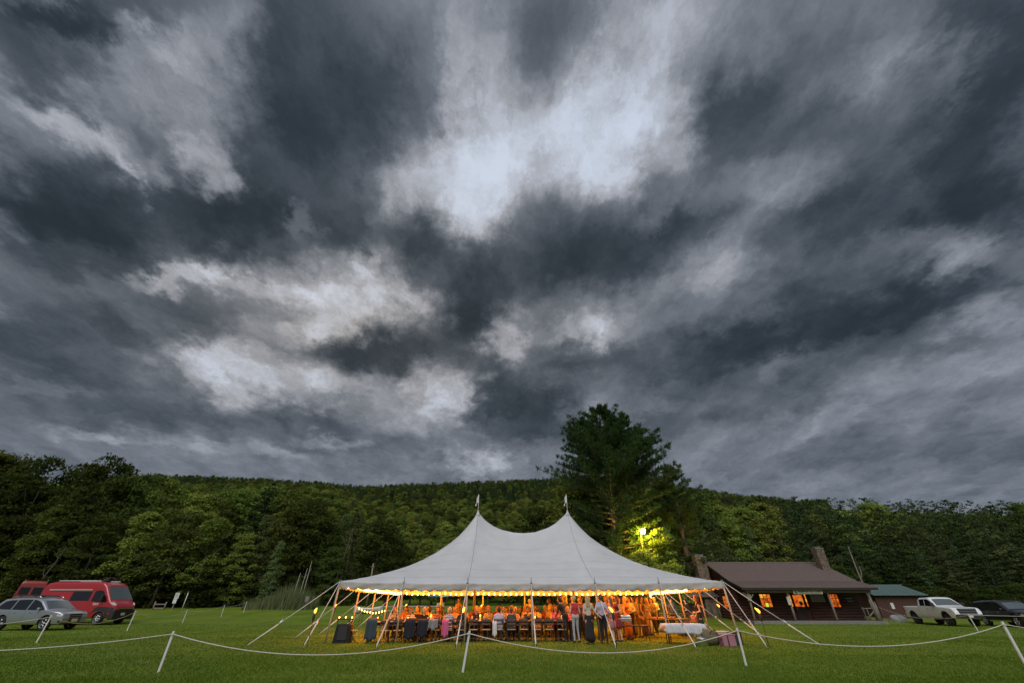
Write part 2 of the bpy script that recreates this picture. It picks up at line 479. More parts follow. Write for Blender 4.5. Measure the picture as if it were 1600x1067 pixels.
def ground_z(x, y):
    x = np.asarray(x, float); y = np.asarray(y, float)
    az = np.clip(x / np.maximum(y, 5.0), -2.5, 2.5)
    z = 1.25 * sstep(40, 64, y)
    d = np.maximum(y - edge_y(az), 0)
    k = 0.27 - 0.085 * sstep(0.3, 0.62, az)
    hill = k * d * d / (d + 25)
    far = np.interp(az, RID_AZ, RID_T) * np.maximum(y, 1)
    t = sstep(330, 560, y)
    far = np.where(y > 560, np.interp(az, RID_AZ, RID_T) * 560 - (y - 560) * 0.12, far)
    hill = hill * (1 - t) + far * t
    z = z + hill
    z = z + 0.03 * np.sin(x * 0.31 + 1.2) * np.cos(y * 0.27) * sstep(6, 20, np.abs(y)) * (1 - sstep(20, 34, y) * 0.6)
    return z
def gz(x, y): return float(ground_z(x, y))

def grass_material():
    m = bpy.data.materials.new("grass_ground")
    m.use_nodes = True
    nt = m.node_tree; N, L = nt.nodes, nt.links
    b = N['Principled BSDF']
    tc = N.new('ShaderNodeTexCoord')
    def nz(scale, det, rough=0.6, stretch=None):
        n = N.new('ShaderNodeTexNoise'); n.inputs['Scale'].default_value = scale; n.inputs['Detail'].default_value = det
        n.inputs['Roughness'].default_value = rough
        if stretch:
            mp = N.new('ShaderNodeMapping'); mp.inputs['Scale'].default_value = stretch
            L.new(tc.outputs['Object'], mp.inputs[0]); L.new(mp.outputs[0], n.inputs['Vector'])
        else: L.new(tc.outputs['Object'], n.inputs['Vector'])
        return n.outputs['Fac']
    r1 = N.new('ShaderNodeValToRGB')
    e = r1.color_ramp.elements
    e[0].position = 0.30; e[0].color = (0.082, 0.142, 0.012, 1)
    e[1].position = 0.70; e[1].color = (0.172, 0.236, 0.022, 1)
    L.new(nz(0.42, 5, 0.62, (1, 0.7, 1)), r1.inputs[0])
    r2 = N.new('ShaderNodeValToRGB')
    e = r2.color_ramp.elements
    e[0].position = 0.35; e[0].color = (0.66, 0.70, 0.62, 1)
    e[1].position = 0.65; e[1].color = (1.25, 1.2, 1.15, 1)
    L.new(nz(9, 6, 0.75), r2.inputs[0])
    mu = N.new('ShaderNodeMix'); mu.data_type = 'RGBA'; mu.blend_type = 'MULTIPLY'; mu.inputs['Factor'].default_value = 0.8
    L.new(r1.outputs[0], mu.inputs['A']); L.new(r2.outputs[0], mu.inputs['B'])
    # drier yellowish patches
    r3 = N.new('ShaderNodeValToRGB')
    r3.color_ramp.elements[0].position = 0.46; r3.color_ramp.elements[0].color = (0, 0, 0, 1)
    r3.color_ramp.elements[1].position = 0.66; r3.color_ramp.elements[1].color = (0.8, 0.8, 0.8, 1)
    L.new(nz(0.16, 6, 0.66, (0.6, 1, 1)), r3.inputs[0])
    m2 = N.new('ShaderNodeMix'); m2.data_type = 'RGBA'
    L.new(r3.outputs[0], m2.inputs['Factor']); L.new(mu.outputs['Result'], m2.inputs['A']); m2.inputs['B'].default_value = (0.150, 0.198, 0.042, 1)
    L.new(m2.outputs['Result'], b.inputs['Base Color'])
    b.inputs['Roughness'].default_value = 0.9
    b.inputs['Specular IOR Level'].default_value = 0.15
    bp = N.new('ShaderNodeBump'); bp.inputs['Strength'].default_value = 0.8; bp.inputs['Distance'].default_value = 0.06
    L.new(nz(14, 6, 0.8), bp.inputs['Height']); L.new(bp.outputs[0], b.inputs['Normal'])
    return m

def fast_mesh(name, verts, quads, mats, fmat=None, smooth=False):
    me = bpy.data.meshes.new(name)
    verts = np.asarray(verts, np.float32); quads = np.asarray(quads, np.int32)
    k = quads.shape[1]
    me.vertices.add(len(verts)); me.vertices.foreach_set("co", verts.ravel())
    me.loops.add(quads.size); me.loops.foreach_set("vertex_index", quads.ravel())
    me.polygons.add(len(quads))
    me.polygons.foreach_set("loop_start", np.arange(0, quads.size, k, dtype=np.int32))
    me.polygons.foreach_set("loop_total", np.full(len(quads), k, np.int32))
    for m in (mats if isinstance(mats, (list, tuple)) else [mats]): me.materials.append(m)
    if fmat is not None: me.polygons.foreach_set("material_index", np.asarray(fmat, np.int32))
    if smooth: me.polygons.foreach_set("use_smooth", np.ones(len(quads), bool))
    me.update(calc_edges=True)
    me.validate()
    return me

def build_ground():
    ys = np.concatenate([np.arange(-60, 0, 6), np.arange(0, 70, 0.9), np.arange(70, 160, 3), np.arange(160, 640, 12), np.arange(640, 1500, 60)])
    xs = np.concatenate([np.arange(-1400, -160, 40), np.arange(-160, -50, 5), np.arange(-50, 50, 1.0), np.arange(50, 160, 5), np.arange(160, 1401, 40)])
    X, Y = np.meshgrid(xs, ys)
    Z = ground_z(X, Y)
    V = np.stack([X, Y, Z], -1).reshape(-1, 3)
    R, C = X.shape
    i, j = np.meshgrid(np.arange(R - 1), np.arange(C - 1), indexing='ij')
    a = (i * C + j).ravel()
    Q = np.stack([a, a + 1, a + C + 1, a + C], 1)
    o = link("ground", fast_mesh("ground", V, Q, grass_material(), smooth=True))
    tag(o, kind="structure")
build_ground()

# ------------------------------------------------------------------ short mown grass on the near lawn (uncountable)
def build_grass():
    rng = np.random.default_rng(3)
    P = []
    for (y0, y1, n, half) in ((8.6, 12, 60000, 1.15), (12, 17, 60000, 1.2), (17, 26, 60000, 1.25), (26, 42, 40000, 1.3)):
        y = rng.uniform(y0, y1, n); x = rng.uniform(-1, 1, n) * half * y
        P.append(np.stack([x, y], 1))
    P = np.concatenate(P)
    # bare of tall tufts under the tent
    keep = ~((P[:, 0] > -7.6) & (P[:, 0] < 9.4) & (P[:, 1] > 22.6) & (P[:, 1] < 34.2) & (rng.random(len(P)) < 0.8))
    P = P[keep]
    n = len(P)
    z = ground_z(P[:, 0], P[:, 1])
    a = rng.uniform(0, 2 * np.pi, n)
    clump = 0.5 + 0.5 * np.sin(P[:, 0] * 1.7 + 2 * np.sin(P[:, 1] * 0.9)) * np.sin(P[:, 1] * 1.3 + 1.5 * np.sin(P[:, 0] * 0.7))
    h = rng.uniform(0.02, 0.05, n) * (0.75 + 0.5 * clump)
    w = rng.uniform(0.005, 0.012, n) * (0.7 + P[:, 1] / 16)
    lean = rng.uniform(0.2, 0.9, n) * h
    dx, dy = np.cos(a), np.sin(a)
    lx, ly = np.cos(a + 1.4), np.sin(a + 1.4)
    b0 = np.stack([P[:, 0] - dx * w, P[:, 1] - dy * w, z - 0.01], 1)
    b1 = np.stack([P[:, 0] + dx * w, P[:, 1] + dy * w, z - 0.01], 1)
    t = np.stack([P[:, 0] + lx * lean, P[:, 1] + ly * lean, z + h], 1)
    V = np.stack([b0, b1, t], 1).reshape(-1, 3)
    F = np.arange(n * 3).reshape(-1, 3)
    m = leaf_mat("grass_blade", (0.075, 0.135, 0.012), (0.180, 0.240, 0.036), transl=0.3, patch=0.30, island=0.35)
    tag(link("lawn_grass", fast_mesh("lawn_grass", V, F, m)), "short mown grass of the lawn in front of the tent", "grass", kind="stuff")
build_grass()

# ------------------------------------------------------------------ trees
RN = np.random.default_rng(11)
LEAF = {
    'oak': leaf_mat("leaf_oak", (0.042, 0.066, 0.018), (0.114, 0.142, 0.034)),
    'maple': leaf_mat("leaf_maple", (0.114, 0.171, 0.036), (0.275, 0.343, 0.069)),
    'birch': leaf_mat("leaf_birch", (0.110, 0.155, 0.058), (0.221, 0.276, 0.100)),
    'pine': leaf_mat("needle_pine", (0.042, 0.075, 0.032), (0.115, 0.157, 0.056)),
    'spruce': leaf_mat("needle_spruce", (0.029, 0.055, 0.029), (0.070, 0.108, 0.049)),
    'shrub': leaf_mat("leaf_shrub", (0.035, 0.056, 0.013), (0.080, 0.106, 0.027)),
}
BARK = mat("bark", (0.060, 0.045, 0.034), 0.95, col2=(0.16, 0.125, 0.095), vscale=3, stretch=(3, 3, 0.6), bump=0.8, bscale=12)
BARK_PALE = mat("bark_pale", (0.30, 0.27, 0.22), 0.9, col2=(0.50, 0.46, 0.40), vscale=3, stretch=(1, 1, 2.5), bump=0.3, bscale=14)

def leaf_quads(P, Nrm, size, rng, aspect=0.6, jitter=0.8):
    """one bent leaf card per point, facing roughly along Nrm"""
    n = len(P)
    Nn = Nrm + rng.normal(0, jitter, (n, 3))
    Nn /= np.linalg.norm(Nn, axis=1, keepdims=True) + 1e-9
    R = rng.normal(0, 1, (n, 3))
    A = np.cross(Nn, R); A /= np.linalg.norm(A, axis=1, keepdims=True) + 1e-9
    B = np.cross(Nn, A)
    s = size * rng.uniform(0.6, 1.3, (n, 1))
    a, b = A * s, B * s * aspect
    V = np.stack([P - a, P + b * 0.8 - Nn * s * 0.12, P + a, P - b * 0.8 - Nn * s * 0.12], 1).reshape(-1, 3)
    return V

def crown_mesh(name, leaf, h, w, base, n_clump, per, lsize, shape='round', seed=0, crad=0.17):
    rng = np.random.default_rng(seed)
    C, Rr = [], []
    tries = 0
    while len(C) < n_clump and tries < n_clump * 60:
        tries += 1
        t = rng.random()
        z = base + (h - base) * t
        if shape == 'round': rr = np.sin(np.pi * min(1, 0.12 + 0.80 * t)) ** 0.55
        elif shape == 'egg': rr = (np.sin(np.pi * (0.08 + 0.86 * t ** 0.75))) ** 0.8
        elif shape == 'column': rr = (0.72 - 0.5 * abs(t - 0.4)) * (1 - t ** 4)
        else: rr = 1.0 - t * 0.85
        a = rng.uniform(0, 2 * np.pi)
        r = w * 0.5 * rr * rng.uniform(0.35, 1.0) ** 0.6
        r *= 0.82 + 0.22 * np.sin(a * 3 + seed) + 0.1 * np.sin(a * 5 + t * 9)
        c = np.array([r * np.cos(a), r * np.sin(a), z])
        C.append(c); Rr.append(w * crad * rng.uniform(0.6, 1.25))
    VV = []
    for c, r in zip(C, Rr):
        n = int(per * (r / (w * crad)) ** 2)
        d = rng.normal(0, 1, (n, 3)); d /= np.linalg.norm(d, axis=1, keepdims=True)
        d[:, 2] = np.where(d[:, 2] < -0.35, -d[:, 2] * 0.6, d[:, 2])
        rad = r * (rng.uniform(0.55, 1.08, (n, 1)))
        P = c + d * rad * np.array([1.12, 1.12, 0.72])
        out = d * 0.8 + np.array([0, 0, 0.65])
        VV.append(leaf_quads(P, out, lsize, rng))
    V = np.concatenate(VV)
    F = np.arange(len(V)).reshape(-1, 4)
    return fast_mesh(name, V, F, leaf)

def trunk_mesh(name, h, r, base, w, seed, m, limbs=6):
    rng = random.Random(seed)
    mb = MB()
    pts, x, y = [], 0.0, 0.0
    for i in range(7):
        t = i / 6
        pts.append((x, y, -0.3 + (h * 0.80 + 0.3) * t))
        x += rng.uniform(-1, 1) * h * 0.012; y += rng.uniform(-1, 1) * h * 0.012
    mb.tube(pts, [r * (1.25 if i == 0 else 1) * (1 - 0.85 * i / 6) for i in range(7)], 8)
    for k in range(limbs):
        t = rng.uniform(0.3, 0.8)
        i = min(5, int(t * 6)); p = Vector(pts[i]).lerp(Vector(pts[i + 1]), t * 6 - i)
        a = rng.uniform(0, 2 * pi); l = w * rng.uniform(0.28, 0.42)
        q1 = p + Vector((cos(a) * l * 0.55, sin(a) * l * 0.55, l * 0.35)); q2 = p + Vector((cos(a) * l, sin(a) * l, l * 0.8))
        mb.tube([p, q1, q2], [r * 0.4 * (1 - t * 0.5), r * 0.25 * (1 - t * .4), r * 0.06], 6)
    return mb.mesh(name, m, True)

def conifer_mesh(name, leaf, h, w, base, whorls, per, lsize, seed, droop=0.1, ragged=0.3, tuft=5):
    """whorled branches carrying flat sprays"""
    rng = np.random.default_rng(seed)
    VV = []
    for i in range(whorls):
        t = i / (whorls - 1)
        z = base + (h - base) * t
        L0 = w * 0.5 * min(1.0, (0.55 + t * 1.5)) * (1 - t) ** 0.55 + 0.35
        nb = max(4, int(per * (0.5 + 0.5 * (1 - t))))
        for k in range(nb):
            if rng.random() < ragged * 0.35: continue
            a = 2 * np.pi * (k + rng.random() * 0.8) / nb + i * 0.7
            Lb = L0 * rng.uniform(1 - ragged, 1 + ragged * 0.6)
            ns = max(2, int(Lb / 0.33))
            s = np.linspace(0.18, 1, ns)
            rise = (0.16 + 0.5 * t) * Lb * s - droop * Lb * s ** 2
            P = np.stack([np.cos(a) * Lb * s, np.sin(a) * Lb * s, z + rise + rng.normal(0, 0.05, ns)], 1)
            P = np.repeat(P, tuft, 0)
            P += rng.normal(0, 1, P.shape) * np.array([0.22, 0.22, 0.07]) * (0.5 + Lb * 0.22)
            nr = np.tile([0.0, 0.0, 1.0], (len(P), 1)) + np.stack([np.cos(a) * np.ones(len(P)), np.sin(a) * np.ones(len(P)), np.zeros(len(P))], 1) * 0.3
            VV.append(leaf_quads(P, nr, lsize, rng, 0.45, 0.55))
    V = np.concatenate(VV)
    return fast_mesh(name, V, np.arange(len(V)).reshape(-1, 4), leaf)

# prototypes: unit trees about 14 m high, later scaled
PROTO = {}
def proto(kind, crown, trunk): PROTO.setdefault(kind, []).append((crown, trunk))
for s in range(3):
    proto('oak', crown_mesh("oak_crown", LEAF['oak'], 14, 8.5, 1.6, 90, 95, 0.23, 'round', 21 + s, 0.14), trunk_mesh("oak_trunk", 14, 0.28, 2, 8, 31 + s, BARK))
    proto('maple', crown_mesh("maple_crown", LEAF['maple'], 14, 7.4, 1.2, 90, 90, 0.22, 'egg', 41 + s, 0.14), trunk_mesh("maple_trunk", 14, 0.24, 2, 7, 51 + s, BARK))
for s in range(2):
    proto('birch', crown_mesh("birch_crown", LEAF['birch'], 14, 5.4, 1.8, 90, 70, 0.17, 'column', 61 + s, 0.15), trunk_mesh("birch_trunk", 14, 0.15, 2, 5, 71 + s, BARK_PALE))
for s in range(3):
    proto('pine', conifer_mesh("pine_crown", LEAF['pine'], 14, 7.2, 2.4, 17, 8, 0.24, 81 + s, 0.12, 0.62, 6), trunk_mesh("pine_trunk", 14.5, 0.22, 2, 3, 91 + s, BARK, 3))
for s in range(2):
    proto('spruce', conifer_mesh("spruce_crown", LEAF['spruce'], 14, 5.4, 0.8, 26, 9, 0.24, 101 + s, 0.35, 0.3, 4), trunk_mesh("spruce_trunk", 14, 0.18, 2, 3, 111 + s, BARK, 0))
proto('shrub', crown_mesh("shrub_crown", LEAF['shrub'], 3.0, 4.2, 0.1, 34, 80, 0.14, 'round', 121, 0.18), trunk_mesh("shrub_stem", 2.6, 0.07, 1, 3, 131, BARK))

FIRST_CROWN = {}
def tree(kind, x, y, height, label, group, wide=1.0, lean=0.0, name=None):
    i = random.randrange(len(PROTO[kind])) if kind in FIRST_CROWN and len(FIRST_CROWN[kind]) >= len(PROTO[kind]) else len(FIRST_CROWN.get(kind, []))
    crown, trunk = PROTO[kind][i]
    k = height / (3.0 if kind == 'shrub' else 14.0)
    t = empty(name or {'shrub': 'shrub'}.get(kind, kind + "_tree"), (x, y, gz(x, y) - 0.05), random.uniform(0, 6.28), label, 'shrub' if kind == 'shrub' else 'tree', group)
    t.scale = (k * wide, k * wide, k)
    if lean: t.rotation_euler[0] = lean
    link("trunk", trunk, t)
    c = link("crown", crown, t)
    if len(FIRST_CROWN.setdefault(kind, [])) <= i: FIRST_CROWN[kind].append(c)
    return t


# kind, x, y, height of every tree and shrub that stands out along the forest edge
LEFT_EDGE = [
    ('oak', -85.0, 60, 18.8), ('maple', -74.4, 58, 18.4), ('oak', -74.8, 62, 18.9), ('oak', -67.7, 60, 17.8), ('maple', -66.1, 63, 17.8),
    ('oak', -58.8, 60, 17.8), ('oak', -55.6, 62, 16.4), ('maple', -52.9, 64, 15.8), ('oak', -52.8, 57, 9.8), ('maple', -60.5, 57, 11.0),
    ('oak', -65.1, 57, 10.2), ('oak', -70.2, 56, 11.6), ('maple', -48.5, 58, 10.5), ('oak', -44.0, 58, 10.7), ('maple', -40.2, 59, 10.1),
    ('maple', -48.8, 66, 14.4), ('maple', -47.0, 71, 15.8), ('maple', -44.8, 76, 16.3), ('maple', -38.7, 74, 15.3), ('maple', -36.2, 60, 8.4),
    ('birch', -35.0, 62, 10.8), ('oak', -32.4, 63, 11.8), ('oak', -30.1, 64, 13.3), ('oak', -27.9, 66, 10.2), ('birch', -25.3, 70, 12.9),
    ('oak', -24.5, 82, 13.6), ('oak', -25.1, 64, 7.1), ('birch', -31.2, 60, 7.3), ('birch', -27.8, 72, 12.6), ('oak', -24.6, 92, 11.8),
    ('oak', -60.8, 60, 13.1), ('oak', -47.1, 68, 13.7),
]
LEFT_SHRUBS = [
    ('shrub', -67.2, 57.5, 5.6), ('shrub', -63.4, 58.5, 5.4), ('shrub', -58.7, 58.5, 5.0), ('shrub', -54.6, 58.5, 4.7), ('shrub', -51.1, 58.5, 5.1),
    ('shrub', -47.6, 59.5, 5.0), ('shrub', -44.7, 59.5, 4.1), ('shrub', -41.8, 60.5, 4.4), ('shrub', -38.7, 60.5, 3.6), ('shrub', -36.2, 61.5, 3.6),
    ('shrub', -33.3, 61.5, 3.0), ('shrub', -30.8, 62.5, 2.6), ('shrub', -26.0, 64.5, 2.4), ('shrub', -23.3, 65.5, 2.8), ('shrub', -21.5, 68.5, 2.3),
]
VALLEY_EDGE = [
    ('oak', -25.2, 104.7, 11.1), ('oak', -22.6, 104.7, 10.1), ('maple', -20.0, 103.3, 12.8), ('maple', -17.8, 105.5, 11.1), ('maple', -15.3, 105.3, 12.0),
    ('maple', -12.6, 103.9, 11.3), ('maple', -10.1, 103.0, 10.6), ('maple', -7.7, 104.8, 10.2), ('oak', -5.1, 101.4, 10.3), ('maple', -2.7, 101.6, 10.8),
    ('maple', -0.3, 101.0, 9.7), ('maple', 2.1, 101.8, 9.8), ('oak', 4.7, 105.8, 12.3), ('maple', 7.1, 104.1, 10.3), ('maple', 9.6, 104.5, 10.1),
    ('maple', 12.0, 102.8, 11.9),
]
CABIN_TREES = [
    ('birch', 24.1, 57, 9.3), ('birch', 26.7, 58, 10.3), ('maple', 29.4, 59, 10.0), ('birch', 31.0, 58, 9.4), ('maple', 32.3, 66, 12.6),
    ('maple', 36.5, 67, 12.3), ('maple', 34.6, 60, 10.1), ('maple', 30.5, 68, 14.3),
]
RIGHT_PINES = [
    ('pine', 36.4, 61, 10.7), ('pine', 39.1, 61, 11.1), ('pine', 40.7, 60, 10.6), ('pine', 44.2, 61, 11.6), ('pine', 45.1, 59, 10.6),
    ('pine', 48.3, 60, 11.2), ('pine', 51.2, 60, 11.4), ('pine', 51.9, 58, 10.7), ('pine', 56.5, 60, 11.7), ('pine', 58.4, 59, 11.3),
    ('pine', 60.0, 58, 11.5), ('pine', 61.4, 57, 10.9), ('pine', 65.4, 58, 11.5), ('pine', 67.4, 57, 11.8), ('pine', 71.8, 58, 11.8),
    ('pine', 75.5, 58, 11.5), ('pine', 48.0, 57, 7.3), ('pine', 53.4, 56, 7.1), ('pine', 43.0, 57, 6.6), ('pine', 50.1, 56, 6.5),
    ('pine', 58.0, 56, 6.7), ('pine', 62.8, 56, 6.8), ('pine', 37.3, 58, 6.6),
]
SKYLINE_PINES = [
    ('pine', 46.9, 83.4, 15.1), ('pine', 58.5, 98.9, 16.9), ('pine', 57.3, 92.7, 16.2), ('pine', 50.3, 77.8, 14.9), ('pine', 57.0, 84.6, 15.8),
    ('pine', 56.8, 81.2, 15.1), ('pine', 58.9, 80.9, 15.3), ('pine', 77.4, 102.3, 17.0), ('pine', 67.2, 86.0, 15.1), ('pine', 74.1, 91.4, 16.1),
    ('pine', 72.5, 86.5, 15.7), ('pine', 76.6, 88.7, 15.2), ('pine', 83.3, 93.5, 15.6), ('pine', 72.8, 79.3, 14.4), ('pine', 93.8, 98.9, 16.5),
    ('pine', 88.0, 90.3, 15.6), ('pine', 83.0, 83.0, 14.6), ('pine', 95.2, 92.5, 15.7), ('pine', 91.0, 86.3, 14.9), ('pine', 95.5, 88.1, 15.5),
    ('pine', 90.7, 81.8, 14.3), ('pine', 98.0, 86.2, 15.1), ('pine', 97.6, 83.7, 15.3), ('pine', 93.6, 78.6, 14.2), ('pine', 103.0, 84.6, 14.6),
    ('pine', 116.4, 93.6, 15.0),
]
RIGHT_SHRUBS = [
    ('shrub', 22.7, 57, 3.6), ('shrub', 45.8, 57, 2.0), ('shrub', 47.7, 56, 2.2), ('shrub', 49.4, 55, 2.0), ('shrub', 52.5, 55, 2.2),
    ('shrub', 54.4, 54, 2.1), ('shrub', 57.4, 54, 2.4), ('shrub', 60.7, 54, 2.3), ('shrub', 34.4, 58, 4.2), ('shrub', 40.0, 58, 4.1),
    ('shrub', 43.4, 58, 3.6),
]

KIND_LOOK = {'oak': 'dark leafy tree', 'maple': 'green leafy tree', 'birch': 'pale feathery birch', 'pine': 'ragged dark pine', 'shrub': 'low leafy shrub'}
def sector(x, y, table):
    az = x / y
    for lim, txt in table:
        if az < lim: return txt
    return table[-1][1]
LEFT_S = [(-1.05, "behind the silver SUV's roof bars"), (-0.86, "behind the red camper van"), (-0.68, "behind the trail notice board"), (-0.50, "behind the slim far stakes"), (-0.40, "behind the tall weeds"), (9, "just past the weathered wooden pole")]
MID_S = [(-0.13, "at the foot of the hill seen over the drinks table"), (0.0, "at the foot of the hill behind the umbrella"), (9, "at the foot of the hill behind the rear torches")]
CAB_S = [(0.43, "close behind the cabin's tent side chimney"), (9, "close behind the cabin's brown ridge")]
RIGHT_S = [(0.62, "behind the cabin ridge"), (0.74, "behind the cabin's far chimney"), (0.86, "behind the teal shed roof"), (1.0, "behind the white pickup"), (9, "behind the dark plum SUV")]
def size_word(h, a, b): return "short" if h < a else "tall" if h > b else "middling"
for tbl, secs, pre, grp, a, b in (
        (LEFT_EDGE, LEFT_S, "at the forest edge ", "trees along the forest edge beside the van", 11.5, 16),
        (LEFT_SHRUBS, LEFT_S, "", "shrubs at the foot of the woods beside the van", 4.0, 5.2),
        (VALLEY_EDGE, MID_S, "", "trees at the valley edge behind the tent", 11.4, 12.6),
        (CABIN_TREES, CAB_S, "", "trees behind the cabin", 11, 13.5),
        (RIGHT_PINES, RIGHT_S, "in the front row ", "front row pines behind the pickup", 9, 12.4),
        (SKYLINE_PINES, RIGHT_S, "on the skyline far ", "pines on the skyline", 13, 16),
        (RIGHT_SHRUBS, RIGHT_S, "in the underbrush ", "shrubs behind the shed", 2.6, 3.2)):
    for kind, x, y, h in tbl:
        tree(kind, x, y, h, size_word(h, a, b) + " " + KIND_LOOK[kind] + " " + pre + sector(x, y, secs), grp, wide=random.uniform(0.88, 1.2) * (1.0 if h > 6 else 1.15))

# one spruce stands free among the leafy trees so the ridge woods have a source for their shape
tree('spruce', -36.5, 63.0, 15.5, "narrow dark spruce among the leafy trees behind the red van", "spruces at the forest edge")
tree('spruce', 43.0, 64.0, 13.0, "narrow dark spruce between the pines behind the shed", "spruces at the forest edge")

def forest(name, pts, scl, rot, crowns, label):
    """a wood that reads as one mass: crowns set on points"""
    me = bpy.data.meshes.new(name)
    n = len(pts)
    me.vertices.add(n)
    me.vertices.foreach_set("co", np.asarray(pts, np.float32).ravel())
    for nm, typ, arr in (("tree_scale", 'FLOAT_VECTOR', scl), ("tree_turn", 'FLOAT_VECTOR', rot)):
        at = me.attributes.new(nm, typ, 'POINT')
        at.data.foreach_set("vector", np.asarray(arr, np.float32).ravel())
    at = me.attributes.new("tree_kind", 'INT', 'POINT')
    at.data.foreach_set("value", RN.integers(0, len(crowns), n).astype(np.int32))
    me.update()
    o = link(name, me)
    tag(o, label, "forest", kind="stuff")
    ng = bpy.data.node_groups.new(name, 'GeometryNodeTree')
    ng.interface.new_socket("Geometry", in_out='INPUT', socket_type='NodeSocketGeometry')
    ng.interface.new_socket("Geometry", in_out='OUTPUT', socket_type='NodeSocketGeometry')
    N, L = ng.nodes, ng.links
    gi, go = N.new('NodeGroupInput'), N.new('NodeGroupOutput')
    jn = N.new('GeometryNodeJoinGeometry')
    for c in crowns:
        oi = N.new('GeometryNodeObjectInfo'); oi.transform_space = 'ORIGINAL'
        oi.inputs['Object'].default_value = c
        g2 = N.new('GeometryNodeGeometryToInstance')
        L.new(oi.outputs['Geometry'], g2.inputs[0]); L.new(g2.outputs[0], jn.inputs[0])
    ip = N.new('GeometryNodeInstanceOnPoints')
    ip.inputs['Pick Instance'].default_value = True
    L.new(gi.outputs[0], ip.inputs['Points']); L.new(jn.outputs[0], ip.inputs['Instance'])
    def attr(nm, typ):
        a = N.new('GeometryNodeInputNamedAttribute'); a.data_type = typ; a.inputs['Name'].default_value = nm
        return a.outputs['Attribute']
    L.new(attr("tree_kind", 'INT'), ip.inputs['Instance Index'])
    L.new(attr("tree_turn", 'FLOAT_VECTOR'), ip.inputs['Rotation'])
    L.new(attr("tree_scale", 'FLOAT_VECTOR'), ip.inputs['Scale'])
    L.new(ip.outputs[0], go.inputs[0])
    md = o.modifiers.new("trees", 'NODES'); md.node_group = ng
    return o

def scatter(az0, az1, y0, y1, space, h0, h1, wide, cond=None, seed=0):
    rng = np.random.default_rng(seed)
    P = []
    y = y0
    while y < y1:
        x = az0 * y + rng.uniform(0, space)
        while x < az1 * y:
            px, py = x + rng.uniform(-.45, .45) * space, y + rng.uniform(-.45, .45) * space
            if cond is None or cond(px, py): P.append((px, py))
            x += space * rng.uniform(0.8, 1.2)
        y += space * 0.9
    P = np.array(P)
    n = len(P)
    Z = ground_z(P[:, 0], P[:, 1]) - 0.3
    h = rng.uniform(h0, h1, n) / 14.0
    S = np.stack([h * rng.uniform(wide[0], wide[1], n)] * 2 + [h], 1)
    R = np.stack([np.zeros(n), np.zeros(n), rng.uniform(0, 6.28, n)], 1)
    return np.column_stack([P, Z]), S, R

leafy = FIRST_CROWN['maple'] + FIRST_CROWN['maple'] + FIRST_CROWN['oak'] + FIRST_CROWN['birch'][:1]
azof = lambda x, y: x / max(y, 1)
P, S, R = scatter(-0.95, 0.62, 66, 350, 5.6, 9, 14.5, (0.9, 1.25), lambda x, y: y > edge_y(azof(x, y)) + (7 if azof(x, y) > -0.4 else 14), 5)
forest("hillside_forest", P, S, R, leafy, "green leafy forest covering the hillside behind the tent")
P, S, R = scatter(-1.9, -0.9, 66, 120, 5.0, 13, 18, (0.9, 1.2), None, 6)
forest("deep_forest", P, S, R, FIRST_CROWN['oak'] + FIRST_CROWN['maple'], "dark leafy forest rising behind the red van")
P, S, R = scatter(0.5, 1.9, 66, 125, 4.6, 10, 13.5, (0.85, 1.15), None, 8)
forest("pine_forest", P, S, R, FIRST_CROWN['pine'] + FIRST_CROWN['pine'] + FIRST_CROWN['maple'][:2], "dark mixed pine forest on the slope behind the cabin and shed")
P, S, R = scatter(-1.05, 0.75, 345, 572, 4.6, 6, 11.5, (0.9, 1.4), None, 9)
S *= (0.85 + 0.25 * np.sin(P[:, 0] * 0.045 + np.sin(P[:, 1] * .03) * 2) ** 2)[:, None]
forest("ridge_forest", P, S, R, FIRST_CROWN['spruce'] + FIRST_CROWN['pine'] + FIRST_CROWN['maple'][:1], "dark evergreen forest along the far ridge line")

BARK_MID = mat("bark_mid", (0.11, 0.09, 0.07), 0.9, col2=(0.20, 0.17, 0.135), vscale=4)
# bare pale trunks that show against the dark woods
def snag(x, y, h, lean, label, branches=3):
    T = empty("dead_tree", (x, y, gz(x, y)), 0, label, "dead tree", "bare trunks at the forest edge")
    MB().tube([(0, 0, -.1), (lean * .3, 0, h * .35), (lean * .7, .1, h * .7), (lean, .1, h)], [.09, .07, .045, .015], 7).build("trunk", BARK_MID, T, True)
    for i in range(branches):
        t = .5 + .15 * i; s = 1 if i % 2 else -1
        MB().tube([(lean * t, .08, h * t), (lean * t + s * h * .05, .05, h * (t + .06)), (lean * t + s * h * .07, 0, h * (t + .14))], [.04, .025, .008], 5).build("branch", BARK_MID, T, True)
snag(-56.0, 54.6, 6.5, 1.3, "pale bare trunk leaning over the silver SUV's roof")
snag(-53.2, 54.8, 5.6, 1.0, "second pale bare trunk behind the camper van's roof")
snag(-24.6, 64.0, 9.5, 1.2, "long thin pale birch trunk slanting behind the wooden pole", 2)
snag(-13.6, 98.0, 9.5, .3, "forked bare snag rising past the tent's long slope", 4)
snag(35.5, 59.0, 8.5, .6, "bare trunk among the pines behind the teal roof", 3)
snag(28.3, 58.0, 7.2, -.4, "pale thin trunk behind the cabin ridge", 3)
snag(25.6, 58.5, 6.8, .5, "second pale thin trunk behind the cabin ridge", 3)


